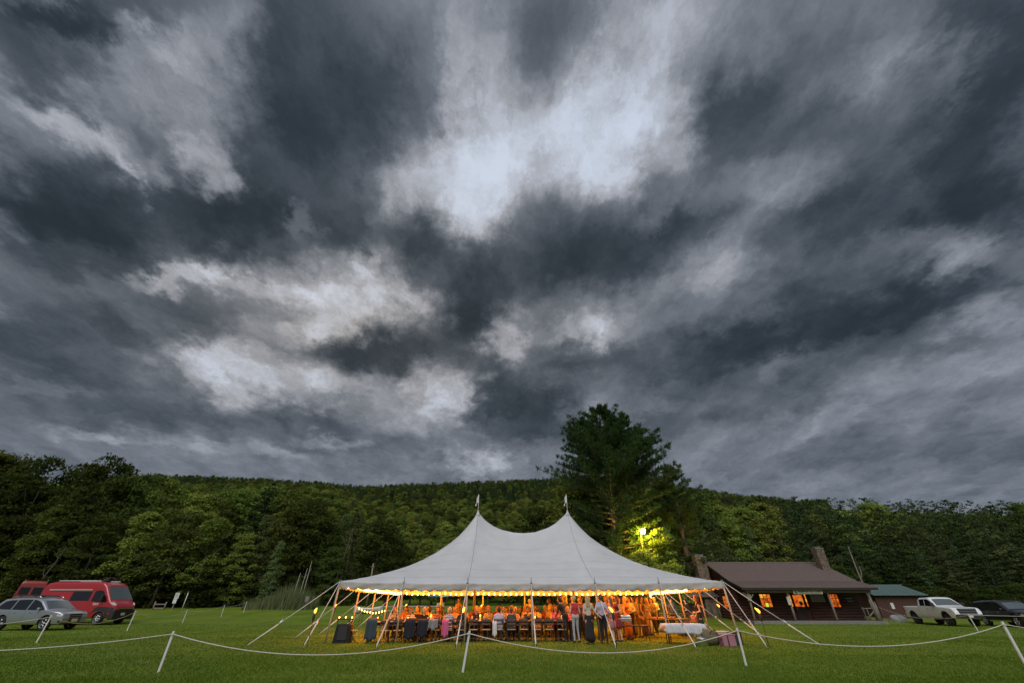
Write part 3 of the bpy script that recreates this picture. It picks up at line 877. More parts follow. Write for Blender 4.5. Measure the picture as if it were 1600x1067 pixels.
# ------------------------------------------------------------------ the pole tent, 40 x 60 ft, two peaks
TX0, TX1, TY0, TY1 = -8.2, 10.04, 22.2, 34.4
TCX, TCY = (TX0 + TX1) / 2, (TY0 + TY1) / 2
EAVE = 2.27
PK = [(-2.25, TCY), (3.68, TCY)]
VINYL = mat("tent_vinyl", (0.53, 0.54, 0.56), 0.62, var=0.07, vscale=0.9, bump=0.22, bscale=1.6, transl=0.05, spec=0.3)
VALANCE = mat("valance_vinyl", (0.45, 0.44, 0.42), 0.65, var=0.14, vscale=1.8, bump=0.6, bscale=3, transl=0.10, spec=0.3)
SEAM = mat("seam_thread", (0.30, 0.31, 0.32), 0.8)
WELD = mat("panel_weld", (0.44, 0.45, 0.47), 0.7)
POLE = mat("pole_wood", (0.42, 0.34, 0.25), 0.6, var=0.18, vscale=5, stretch=(4, 4, 0.5))
STRAP = mat("white_strap", (0.66, 0.65, 0.62), 0.8, var=0.06, vscale=9)
IRON = mat("dark_iron", (0.06, 0.055, 0.05), 0.55, metal=0.7)
STEEL = mat("steel", (0.55, 0.55, 0.56), 0.35, metal=0.9)
FLAG = mat("flag_cloth", (0.72, 0.72, 0.72), 0.8, transl=0.3)
POLE_X = [TX0 + (TX1 - TX0) * i / 6 for i in range(7)]
POLE_Y = [TY0 + (TY1 - TY0) * i / 4 for i in range(5)]

G_R = [0, .03, .06, .115, .2, .285, .45, .60, .69, .80, .90, 1.0]
G_V = [1, .93, .872, .772, .645, .545, .385, .262, .198, .125, .058, 0]
R_X = [-2.25, -2.0, -1.68, -1.2, -.71, .1, .75, 1.5, 2.37, 2.85, 3.2, 3.45, 3.68]
R_Z = [6.57, 6.28, 5.98, 5.68, 5.48, 5.31, 5.27, 5.33, 5.60, 5.86, 6.14, 6.34, 6.57]

def eave_z(x, y):
    """the eave line is pulled up a little at every pole and at the corners"""
    cx = abs(x - TCX) / ((TX1 - TX0) / 2); cy = abs(y - TCY) / ((TY1 - TY0) / 2)
    return EAVE + 0.09 * max(0, min(cx, cy) - 0.6) / 0.4 - 0.03 * abs(sin(pi * (x - TX0) / (TX1 - TX0) * 6)) * (cy > 0.9)

def canopy_z(x, y):
    w = min(1, abs(y - TCY) / ((TY1 - TY0) / 2))
    if PK[0][0] <= x <= PK[1][0]:
        u = 0.0; rz = float(np.interp(x, R_X, R_Z))
    else:
        u = min(1, (PK[0][0] - x) / (PK[0][0] - TX0) if x < PK[0][0] else (x - PK[1][0]) / (TX1 - PK[1][0])); rz = R_Z[0]
    m = max(u, w); e = sqrt(u * u + w * w)
    r = min(1.0, e * (1 - m) + m * m) if m < 1 else 1.0
    g = float(np.interp(r, G_R, G_V))
    if u == 0.0:      # the saddle is straighter from ridge to eave
        k = sin(pi * (x - PK[0][0]) / (PK[1][0] - PK[0][0]))
        g = g * (1 - 0.55 * k) + (1 - w ** 0.9) * 0.55 * k
    ez = eave_z(x, y)
    return ez + (rz - ez) * g

def build_tent():
    T = empty("pole_tent", (TCX, TCY, 0), 0, "large white two-peaked pole tent with glowing scalloped valance on the lawn", "tent")
    def part(name, mb, m, parent=T, smooth=False):
        o = mb.build(name, m, None, smooth)
        o.parent = parent; o.matrix_parent_inverse = Matrix.Translation((-TCX, -TCY, 0)) if parent is T else Matrix.Identity(4)
        return o
    xs = sorted(set(list(np.linspace(TX0, TX1, 97)) + [PK[0][0], PK[1][0]] + [p + d for p in (PK[0][0], PK[1][0]) for d in (-.3, -.2, -.12, -.06, .06, .12, .2, .3)]))
    ys = sorted(set(list(np.linspace(TY0, TY1, 65)) + [TCY + d for d in (-.3, -.2, -.12, -.06, .06, .12, .2, .3)]))
    mb = MB(); mb.grid([[(x, y, canopy_z(x, y)) for x in xs] for y in ys])
    can = part("canopy", mb, VINYL, smooth=True)
    can.modifiers.new("cloth", 'SOLIDIFY').thickness = 0.004
    # panel seams: from each peak to the eave poles, and the long panel welds
    def seam(p, q, r):
        n = 40
        pts = []
        for i in range(n + 1):
            x = p[0] + (q[0] - p[0]) * i / n; y = p[1] + (q[1] - p[1]) * i / n
            pts.append((x, y, canopy_z(x, y) + 0.006))
        part("seam", MB().tube(pts, r, 5), SEAM, can)
        can_child = can.children[-1]
        can_child.matrix_parent_inverse = Matrix.Identity(4)
    for p, xf in ((PK[0], POLE_X[2]), (PK[1], POLE_X[4])):
        seam(p, (xf, TY0 + 0.02), 0.014)
        seam(p, (xf, TY1 - 0.02), 0.014)
    for wy in (0.12, 0.26, 0.40, 0.55, 0.72):
        y = TY0 + wy * (TCY - TY0)
        pts = [(TX0 + 0.4 + (TX1 - TX0 - 0.8) * i / 80, y) for i in range(81)]
        part("seam", MB().tube([(x, y, canopy_z(x, y) + 0.003) for x, y in pts], 0.006, 4), WELD, can).matrix_parent_inverse = Matrix.Identity(4)
    # valances, one per side, scalloped
    def valance(a, b, out):
        L = (Vector(b) - Vector(a)).length
        n = int(L / 0.055); rows = 5
        ns = round(L / 0.46)
        top, P = [], []
        for k in range(rows + 1):
            row = []
            for i in range(n + 1):
                t = i / n
                x = a[0] + (b[0] - a[0]) * t; y = a[1] + (b[1] - a[1]) * t
                sc = abs(sin(pi * t * ns))
                drop = (0.25 + 0.065 * sc) * k / rows
                wr = 0.035 * sin(t * L * 2.1 + k * .5) * sin(t * L * 0.77) + 0.018 * sin(t * L * 5.3 + k)
                wr *= k / rows
                row.append((x + out[0] * (0.02 + wr), y + out[1] * (0.02 + wr), eave_z(x, y) - drop + 0.004))
            P.append(row)
        o = part("valance", MB().grid(P), VALANCE, smooth=True)
        o.modifiers.new("cloth", 'SOLIDIFY').thickness = 0.004
    c = [(TX0, TY0), (TX1, TY0), (TX1, TY1), (TX0, TY1)]
    for i, out in enumerate(((0, -1), (1, 0), (0, 1), (-1, 0))):
        valance(c[i], c[(i + 1) % 4], out)
    # poles
    ring = [(x, TY0) for x in POLE_X] + [(x, TY1) for x in POLE_X] + [(TX0, y) for y in POLE_Y[1:-1]] + [(TX1, y) for y in POLE_Y[1:-1]]
    for x, y in ring:
        ox = -0.10 if x == TX0 else 0.10 if x == TX1 else 0
        oy = -0.12 if y == TY0 else 0.12 if y == TY1 else 0
        zt = eave_z(x, y)
        mb = MB().tube([(x + ox, y + oy, -0.05), (x, y, zt + 0.01)], [0.043, 0.04], 10)
        po = part("side_pole", mb, POLE, smooth=True)
        part("pin", MB().tube([(x, y, zt - 0.05), (x, y, zt + 0.24)], 0.011, 6), IRON)
        part("pole_cap", MB().lathe([(0.055, -0.01), (0.06, 0.02), (0.03, 0.045)], (x, y, zt), 10), STEEL)
    for x, y in PK:
        part("center_pole", MB().tube([(x, y, -0.1), (x, y, 6.62)], [0.075, 0.06], 12), POLE, smooth=True)
        part("peak_collar", MB().lathe([(0.17, -0.22), (0.11, -0.05), (0.055, 0.06), (0.03, 0.16)], (x, y, 6.5), 12), VINYL, smooth=True)
        fp = part("flag_pole", MB().tube([(x, y, 6.5), (x, y, 7.66)], [0.022, 0.016], 8), STRAP, smooth=True)
        sgn = -1 if x < 0 else -1
        P = []
        for k in range(9):
            t = k / 8
            P.append([(x + sgn * (0.02 + t * 0.20 + 0.05 * sin(t * 6)), y + 0.05 * sin(t * 8 + j), 7.62 - j * 0.16 * (1 - t * .8) - t * 0.62) for j in range(4)])
        part("pennant", MB().grid(P), FLAG, smooth=True)
    # guy straps, each with its ratchet and stake
    def guy(top, foot):
        top, foot = Vector(top), Vector(foot)
        foot.z = gz(foot.x, foot.y)
        mid = foot.lerp(top, 0.33)
        g = part("guy_strap", MB().tube([top, top.lerp(mid, .5) - Vector((0, 0, .012)), mid], 0.017, 6).tube([mid, foot + Vector((0, 0, .02))], 0.027, 6), STRAP, smooth=True)
        d = (top - foot).normalized()
        R = d.to_track_quat('X', 'Z').to_matrix()
        part("ratchet", MB().box(mid, (0.17, 0.075, 0.06), R, 0.01).tube([mid + R @ Vector((-.03, 0, .03)), mid + R @ Vector((.12, 0, .06))], 0.012, 6), STEEL)
        part("stake", MB().tube([foot + Vector((0, 0, -0.25)), foot + Vector((0, 0, 0.16))], 0.016, 8), IRON)
    for x in POLE_X:
        guy((x, TY0, eave_z(x, TY0)), (x + (x - TCX) * 0.01, 19.15 if x not in (POLE_X[0], POLE_X[-1]) else 19.85, 0))
        guy((x, TY1, eave_z(x, TY1)), (x, TY1 + 2.9, 0))
    for x, s in ((TX0, -1), (TX1, 1)):
        for y in POLE_Y:
            guy((x, y, eave_z(x, y)), (x + s * (2.85), y - (1.35 if y == TY0 else 0.0) + (0.6 if y == TY1 else 0), 0))
    return T
build_tent()

# ------------------------------------------------------------------ string lights under the eaves
BULB = mat("lit_bulb", (1.0, 0.7, 0.3), 0.3, emit=(1.0, 0.46, 0.09), estr=9.0)
CABLE = mat("black_cable", (0.02, 0.02, 0.02), 0.6)
_b = MB(); _b.lathe([(0.012, 0.05), (0.030, 0.02), (0.050, -0.02), (0.052, -0.045), (0.036, -0.085), (0.008, -0.10)], n=8)
BULB_ME = _b.mesh("bulb", BULB, True)
BULB_ME_S = bpy.data.meshes.new("socket")
_b = MB(); _b.tube([(0, 0, 0.045), (0, 0, 0.10)], 0.016, 6)
SOCKET_ME = _b.mesh("socket", CABLE)

def string_light(pts, spacing, label, sag=0.05, span=3.04, scale=1.0, name="string_light", lamps=0):
    pts = [Vector(p) for p in pts]
    T = empty(name, pts[0], 0, label, "string light", "festoon strings of warm bulbs")
    cable = []
    for a, b in zip(pts, pts[1:]):
        L = (b - a).length
        n = max(2, int(round(L / spacing)))
        for i in range(n):
            t = i / n
            p = a.lerp(b, t)
            ph = (t * L / span) % 1.0
            p = p - Vector((0, 0, sag * 4 * ph * (1 - ph)))
            cable.append(p - pts[0])
            jit = Vector((random.uniform(-.01, .01), random.uniform(-.02, .02), -0.1 * scale - random.uniform(0, .03)))
            o = link("bulb", BULB_ME, T, p - pts[0] + jit)
            o.scale = (scale, scale, scale)
    cable.append(pts[-1] - pts[0])
    if lamps:                                   # the light the bulbs give, gathered every few bulbs
        for i in range(lamps):
            p = pts[0].lerp(pts[-1], (i + .5) / lamps)
            ld = bpy.data.lights.get("bulb_light") or bpy.data.lights.new("bulb_light", 'POINT')
            ld.energy, ld.color, ld.shadow_soft_size = 105.0, (1.0, 0.26, 0.016), 0.25
            inward = Vector((TCX - p.x, TCY - p.y, 0)); inward.x *= abs(pts[0].x - pts[-1].x) < 1; inward.y *= abs(pts[0].y - pts[-1].y) < 1
            link("bulb_light", ld, T, p - pts[0] + inward.normalized() * 1.0 + Vector((0, 0, 0.02)))
    MB().tube(cable, 0.008, 5).build("cable", CABLE, T)
    return T
IN = 0.16
string_light([(TX0 + IN, TY1 - IN, 2.24), (TX1 - IN, TY1 - IN, 2.24)], 0.40, "long string of warm bulbs along the rear eave of the tent", lamps=10)
string_light([(TX0 + IN, TY0 + 2.6, 2.27), (TX0 + IN, TY1 - IN - 0.2, 2.24)], 0.30, "string of warm bulbs along the tent eave facing the parked van", lamps=5)
string_light([(TX1 - IN, TY0 + 4.4, 2.27), (TX1 - IN, TY1 - IN - 0.2, 2.24)], 0.30, "string of warm bulbs along the tent eave facing the cabin", lamps=5)
string_light([(TX0 + IN + .2, TY0 + 0.22, 2.28), (TX1 - IN - .2, TY0 + 0.22, 2.28)], 0.46, "string of warm bulbs tucked behind the front valance of the tent", sag=0.02, lamps=7)
string_light([(9.2, 31.4, 2.15), (9.28, 31.4, 1.0)], 0.12, "short cluster of warm bulbs hanging down near the bar", sag=0, span=50, scale=0.8)


# ------------------------------------------------------------------ cabin with porch
def glow_mat(name, c1, c2, k):
    """a pane lit from within, mottled by what stands behind it"""
    m = mat(name, (.15, .06, .02), .2, emit=c1, estr=k)
    nt = m.node_tree; b = nt.nodes['Principled BSDF']
    tc = nt.nodes.new('ShaderNodeTexCoord'); nz = nt.nodes.new('ShaderNodeTexNoise'); nz.inputs['Scale'].default_value = 4.5; nz.inputs['Detail'].default_value = 4
    rp = nt.nodes.new('ShaderNodeValToRGB')
    rp.color_ramp.elements[0].position = .34; rp.color_ramp.elements[0].color = (c1[0] * .25, c1[1] * .2, c1[2] * .2, 1)
    rp.color_ramp.elements[1].position = .66; rp.color_ramp.elements[1].color = (*c2, 1)
    e = rp.color_ramp.elements.new(.48); e.color = (*c1, 1)
    nt.links.new(tc.outputs['Object'], nz.inputs['Vector']); nt.links.new(nz.outputs['Fac'], rp.inputs[0]); nt.links.new(rp.outputs[0], b.inputs['Emission Color'])
    return m
LOG = mat("dark_log", (0.046, 0.019, 0.013), 0.8, col2=(0.100, 0.044, 0.029), vscale=2, stretch=(0.6, 0.6, 6), bump=0.5, bscale=8)
TRIM = mat("dark_trim", (0.030, 0.019, 0.015), 0.8, var=0.3, vscale=4)
ROOF_BR = mat("brown_shingle", (0.110, 0.078, 0.070), 0.8, col2=(0.180, 0.135, 0.122), vscale=9, bump=0.5, bscale=30)
ROOF_TEAL = mat("teal_metal", (0.105, 0.170, 0.165), 0.5, metal=0.2, col2=(0.16, 0.225, 0.215), vscale=2)
STONE = mat("field_stone", (0.085, 0.065, 0.05), 0.95, col2=(0.26, 0.20, 0.15), vscale=3.2, bump=0.5, bscale=14)
MORTAR = mat("mortar", (0.10, 0.085, 0.07), 0.95, var=0.2, vscale=8)
POST = mat("weathered_post", (0.17, 0.14, 0.115), 0.9, col2=(0.27, 0.23, 0.19), vscale=3, stretch=(3, 3, 0.5))
GREY_WOOD = mat("grey_wood", (0.19, 0.165, 0.135), 0.9, col2=(0.30, 0.265, 0.22), vscale=4, stretch=(3, 3, 0.6))
GLOW = glow_mat("amber_window", (0.9, 0.13, 0.008), (1.0, 0.30, 0.02), 0.48)
GLOW_Y = glow_mat("yellow_window", (1.0, 0.30, 0.02), (1.0, 0.55, 0.06), 0.65)
GLOW_G = mat("green_light", (0.4, 0.5, 0.1), 0.25, emit=(0.62, 0.72, 0.05), estr=0.7)
SIGN_CREAM = mat("sign_cream", (0.52, 0.50, 0.38), 0.7, var=0.1, vscale=7)
SIGN_GREEN = mat("sign_green", (0.03, 0.13, 0.06), 0.7)
WHITE_PAINT = mat("white_paint", (0.66, 0.66, 0.64), 0.6, var=0.08, vscale=5)
PAPER = mat("paper", (0.62, 0.64, 0.62), 0.8)
GREY_STONE = mat("grey_slab", (0.20, 0.19, 0.18), 0.9, var=0.25, vscale=5, bump=0.3)

def stone_chimney(parent, x0, x1, y0, y1, z0, z1, seed, shoulder=None):
    """core with uneven coursed stones standing proud of the mortar"""
    rng = random.Random(seed)
    ch = MB().box(((x0 + x1) / 2, (y0 + y1) / 2, (z0 + z1) / 2), (x1 - x0 - .08, y1 - y0 - .08, z1 - z0)).build("chimney", MORTAR, parent)
    mb = MB()
    z = z0
    while z < z1 - 0.03:
        h = min(rng.uniform(0.10, 0.21), z1 - z)
        for face in range(4):
            a0, a1 = (x0, x1) if face in (0, 2) else (y0, y1)
            a = a0
            while a < a1 - 0.02:
                w = min(rng.uniform(0.14, 0.36), a1 - a)
                if a1 - a - w < 0.08: w = a1 - a
                t = rng.uniform(0.05, 0.11); am = a + w / 2
                c = {0: (am, y0 + 0.02, z + h / 2), 2: (am, y1 - 0.02, z + h / 2), 1: (x1 - 0.02, am, z + h / 2), 3: (x0 + 0.02, am, z + h / 2)}[face]
                d = (w - .018, t, h - .018) if face in (0, 2) else (t, w - .018, h - .018)
                mb.box(c, d, (0, 0, rng.uniform(-.03, .03)))
                a += w
        z += h
    st = mb.build("stonework", STONE, ch)
    tag(st, kind="stuff")
    MB().box(((x0 + x1) / 2, (y0 + y1) / 2, z1 + 0.05), (x1 - x0 + .08, y1 - y0 + .08, 0.09), None, 0.01).build("chimney_cap", GREY_STONE, ch)
    return ch

def window(parent, x0, x1, z0, z1, y, m, cols, rows, name="window"):
    """recessed pane with frame, sill and glazing bars; front faces -Y"""
    f = MB()
    t = 0.07
    for cx, cz, w, h in ((x0 - t / 2, (z0 + z1) / 2, t, z1 - z0 + 2 * t), (x1 + t / 2, (z0 + z1) / 2, t, z1 - z0 + 2 * t),
                         ((x0 + x1) / 2, z1 + t / 2, x1 - x0, t), ((x0 + x1) / 2, z0 - t / 2, x1 - x0, t)):
        f.box((cx, y - 0.03, cz), (w, 0.1, h))
    fr = f.build(name, TRIM, parent)
    for i in range(cols):
        for j in range(rows):
            a0 = x0 + (x1 - x0) * i / cols + 0.018; a1 = x0 + (x1 - x0) * (i + 1) / cols - 0.018
            b0 = z0 + (z1 - z0) * j / rows + 0.018; b1 = z0 + (z1 - z0) * (j + 1) / rows - 0.018
            mm = m if not callable(m) else m(i, j)
            MB().box(((a0 + a1) / 2, y - 0.018, (b0 + b1) / 2), (a1 - a0, 0.012, b1 - b0)).build("pane", mm, fr)
    mb = MB()
    for i in range(1, cols): mb.box((x0 + (x1 - x0) * i / cols, y - 0.03, (z0 + z1) / 2), (0.036, 0.05, z1 - z0))
    for j in range(1, rows): mb.box(((x0 + x1) / 2, y - 0.033, z0 + (z1 - z0) * j / rows), (x1 - x0, 0.05, 0.036))
    if mb.v: mb.build("glazing_bars", TRIM, fr)
    MB().box(((x0 + x1) / 2, y - 0.07, z0 - t - 0.03), (x1 - x0 + 0.24, 0.16, 0.05)).build("sill", TRIM, fr)
    return fr

def build_cabin():
    C = empty("log_cabin", (26.5, 46, 0.15), 0, "dark log cabin with brown roof, porch posts and amber lit windows", "cabin")
    C.matrix_world  # placed at its base; parts are given in world metres
    inv = Matrix.Translation((-26.5, -46, -0.15))
    class _P: pass
    kids = []
    def own(o):
        o.parent = C; o.matrix_parent_inverse = inv
        return o
    X0, X1, YF, YB, ZB = 20.95, 32.15, 44.2, 52.2, -0.3
    ZW = 2.98
    # log walls: one log per course, each a part
    rad = 0.125
    n = int((ZW - 0.1) / (2 * rad - 0.02))
    lm = MB().tube([(X0, 0, 0), (X1, 0, 0)], rad, 8).mesh("log", LOG, True)
    gm = MB().tube([(0, YF - 0.15, 0), (0, YB, 0)], rad, 8).mesh("log_end_wall", LOG, True)
    front = own(MB().box(((X0 + X1) / 2, YF + 0.09, (ZB + ZW) / 2), (X1 - X0, 0.10, ZW - ZB)).build("wall", LOG))
    left = own(MB().box((X0 + 0.09, (YF + YB) / 2, (ZB + ZW) / 2), (0.10, YB - YF - .2, ZW - ZB)).build("wall", LOG))
    own(MB().box((X1 - 0.09, (YF + YB) / 2, (ZB + ZW) / 2), (0.10, YB - YF - .2, ZW - ZB)).build("wall", LOG))
    own(MB().box(((X0 + X1) / 2, YB, (ZB + ZW) / 2), (X1 - X0, 0.1, ZW - ZB)).build("wall", LOG))
    openings = [(23.06, 24.06, 1.2, 2.24), (25.78, 27.42, 0.1, 2.26), (29.5, 30.4, 1.2, 2.24)]
    for i in range(n):
        z = 0.1 + i * (2 * rad - 0.02)
        spans, a = [], X0
        for o0, o1, z0, z1 in openings:
            if z0 - 0.16 < z < z1 + 0.12:
                spans.append((a, o0 - 0.06)); a = o1 + 0.06
        spans.append((a, X1))
        if len(spans) == 1:
            o = link("log", lm); o.location.y = YF; o.location.z = z; o.parent = front
        else:
            for s0, s1 in spans:
                o = MB().tube([(s0, YF, z), (s1, YF, z)], rad, 8).build("log", LOG, front, True)
        o = link("log", gm); o.location.x = X0; o.location.z = z + rad; o.parent = left
    # gables
    RZ, RY = 5.12, 48.3
    for x in (X0 + 0.05, X1 - 0.05):
        own(MB().prism([(YF, ZW - .02), (YB, ZW - .02), (RY, RZ - 0.12)], 0.14, 'X', x - 0.07).build("gable", LOG))
    # roof: main slope, flatter porch slope, rear slope, as slabs with thickness
    RX0, RX1 = 20.5, 32.62
    def slab(y0, z0, y1, z1, th=0.09, over=0.0):
        nrm = Vector((0, -(z1 - z0), (y1 - y0))).normalized()
        if nrm.z < 0: nrm = -nrm
        a, b = Vector((0, y0, z0)), Vector((0, y1, z1))
        p = [a, b, b - nrm * th, a - nrm * th]
        return MB().prism([(q.y, q.z) for q in p], RX1 - RX0, 'X', RX0)
    KY, KZ, EY, EZ = 43.95, 3.33, 41.75, 2.72
    roof = own(slab(RY, RZ, KY, KZ).build("roof", ROOF_BR))
    slab(KY - 0.002, KZ - 0.012, EY, EZ).build("porch_roof", ROOF_BR, roof)
    slab(RY, RZ, YB + 0.5, 2.95).build("rear_roof", ROOF_BR, roof)
    MB().tube([(RX0 - .02, RY, RZ + 0.02), (RX1 + .02, RY, RZ + 0.02)], 0.07, 8).build("ridge_cap", ROOF_BR, roof)
    # shingle courses: thin raised butts across the slope
    mb = MB()
    for (ya, za, yb, zb, k) in ((RY, RZ, KY, KZ, 20), (KY, KZ, EY, EZ, 9)):
        sl = math.atan2(za - zb, ya - yb)
        for i in range(1, k):
            t = i / k
            mb.box(((RX0 + RX1) / 2, ya + (yb - ya) * t, za + (zb - za) * t + 0.012), (RX1 - RX0 - .02, 0.03, 0.016), (sl, 0, 0))
    tag(mb.build("shingle_course", ROOF_BR, roof), kind="stuff")
    own(MB().box(((RX0 + RX1) / 2, EY + 0.03, EZ - 0.13), (RX1 - RX0, 0.05, 0.17)).build("fascia", TRIM))
    for x in (RX0 + 0.02, RX1 - 0.02):
        own(MB().prism([(EY, EZ - 0.03), (KY, KZ - 0.04), (RY, RZ - 0.04), (RY, RZ - 0.26), (KY, KZ - 0.26), (EY, EZ - 0.22)], 0.05, 'X', x - 0.025).build("bargeboard", TRIM))
    # porch
    own(MB().box(((X0 + X1) / 2, 43.0, 0.12), (X1 - X0 + 0.3, 2.4, 0.22)).build("porch_floor", GREY_STONE))
    own(MB().tube([(X0, 42.2, 2.42), (X1, 42.2, 2.42)], 0.11, 8).build("porch_beam", POST, None, True))
    for x in (21.11, 24.65, 28.27, 31.9):
        own(MB().tube([(x, 42.2, 0.1), (x + .02, 42.2, 1.2), (x, 42.2, 2.4)], [0.10, 0.085, 0.08], 8).build("porch_post", POST, None, True))
    # antler-like birch bracket on the first post
    own(MB().tube([(21.1, 42.05, 1.75), (20.75, 42.0, 2.2), (20.6, 42.0, 2.35)], [.06, .05, .02], 6).tube([(21.1, 42.05, 1.8), (21.5, 42.0, 2.2)], [.06, .03], 6)
        .box((21.1, 42.06, 1.95), (0.34, 0.06, 0.5), (0, 0.1, 0)).build("bracket", GREY_WOOD))
    # windows and door
    own(window(None, 23.06, 24.06, 1.23, 2.24, YF - 0.1, lambda i, j: GLOW_Y if (j == 2 and i < 2) else (GLOW_G if (i == 1 and j == 0) else GLOW), 3, 3))
    own(window(None, 29.55, 30.35, 1.23, 2.24, YF - 0.1, GLOW, 3, 3))
    own(window(None, 25.80, 25.96, 1.25, 2.24, YF - 0.1, GLOW_Y, 1, 3))
    own(window(None, 27.22, 27.38, 1.25, 2.24, YF - 0.1, lambda i, j: GLOW if j == 0 else GLOW_Y, 1, 3))
    d = own(MB().box((26.6, YF - 0.06, 1.14), (1.02, 0.08, 2.05)).build("door", TRIM))
    MB().box((26.6, YF - 0.112, 1.72), (0.84, 0.02, 0.92)).build("pane", GLOW, d)
    MB().lathe([(0.10, 0.0), (0.17, 0.02), (0.17, 0.05), (0.10, 0.07)], (26.72, YF - 0.19, 1.52), 12, 'Y').build("wreath", SIGN_GREEN, d)
    MB().lathe([(0.03, 0), (0.03, .07)], (26.22, YF - 0.18, 1.1), 8, 'Y').build("handle", STEEL, d)
    # left end window
    w = MB().box((X0 - 0.15, 46.3, 1.63), (0.05, 0.8, 1.02)).build("window", TRIM)
    own(w)
    for j in range(3):
        for i in range(2):
            MB().box((X0 - 0.185, 46.3 + (i - .5) * .36, 1.3 + j * 0.33), (0.012, 0.30, 0.28)).build("pane", GLOW, w)
    # boards on the front wall
    own(MB().box((28.4, YF - 0.16, 1.9), (1.25, 0.05, 0.55)).box((28.4, YF - 0.19, 1.66), (0.9, 0.02, 0.08)).build("notice_board", GREY_WOOD))
    own(MB().box((31.3, YF - 0.16, 1.9), (0.6, 0.04, 0.12)).box((31.35, YF - 0.16, 1.68), (0.5, 0.04, 0.12)).build("wall_plaque", GREY_STONE))
    own(MB().box((24.55, 42.08, 1.7), (0.3, 0.04, 0.62)).build("post_notice", SIGN_CREAM))
    # name board hanging under the eave: green lettering, too worn to read, beside a small emblem
    s = own(MB().box((26.4, 41.98, 2.37), (2.6, 0.05, 0.33)).build("name_board", SIGN_CREAM))
    rng = random.Random(4)
    mb = MB()
    x = 25.55
    while x < 27.55:
        w = rng.uniform(0.035, 0.075)
        hh = rng.choice((0.13, 0.13, 0.18))
        mb.box((x, 41.945, 2.385 + (hh - .13) / 2), (w * 0.35, 0.012, hh))
        mb.box((x + w * 0.5, 41.945, 2.385 + rng.choice((-.05, 0, .05))), (w, 0.012, 0.03))
        if rng.random() < .6: mb.box((x + w, 41.945, 2.385), (w * 0.35, 0.012, 0.12))
        x += w + rng.choice((0.05, 0.05, 0.13))
    mb.box((26.55, 41.945, 2.26), (1.9, 0.012, 0.025))
    mb.build("lettering", SIGN_GREEN, s)
    MB().prism([(25.2, 2.25), (25.44, 2.25), (25.32, 2.5)], 0.012, 'Y', 41.94).box((25.32, 41.945, 2.24), (0.04, 0.012, 0.06)).build("emblem", SIGN_GREEN, s)
    # chimneys
    ch = stone_chimney(None, 31.5, 32.28, 46.35, 47.1, 4.2, 6.25, 3); own(ch)
    MB().box((31.85, 46.75, 6.42), (0.5, 0.5, 0.05)).box((31.66, 46.75, 6.34), (.06, .4, .12)).box((32.04, 46.75, 6.34), (.06, .4, .12)).build("flue_cover", STEEL, ch)
    ch = stone_chimney(None, 19.45, 20.55, 47.9, 48.9, -0.2, 5.62, 8); own(ch)
    MB().box((19.95, 48.4, 5.85), (0.85, 0.7, 0.06)).box((19.7, 48.4, 5.76), (.08, .5, .14)).box((20.2, 48.4, 5.76), (.08, .5, .14)).build("flue_cover", STEEL, ch)
    # lower wing towards the tent
    own(MB().box((17.4, 50.2, 1.0), (6.4, 3.4, 2.4)).build("wing_wall", LOG))
    own(MB().prism([(47.6, 2.15), (50.3, 3.1), (52.6, 2.4), (52.6, 2.3), (50.3, 3.0), (47.6, 2.05)], 7.4, 'X', 13.7).build("wing_roof", ROOF_BR))
    own(MB().box((16.2, 48.42, 1.1), (1.0, 0.12, 2.1)).build("wing_door", GREY_STONE))
    for x in (14.0, 17.3, 20.6):
        own(MB().tube([(x, 47.75, -.1), (x, 47.75, 2.15)], 0.08, 8).build("wing_post", POST, None, True))
build_cabin()

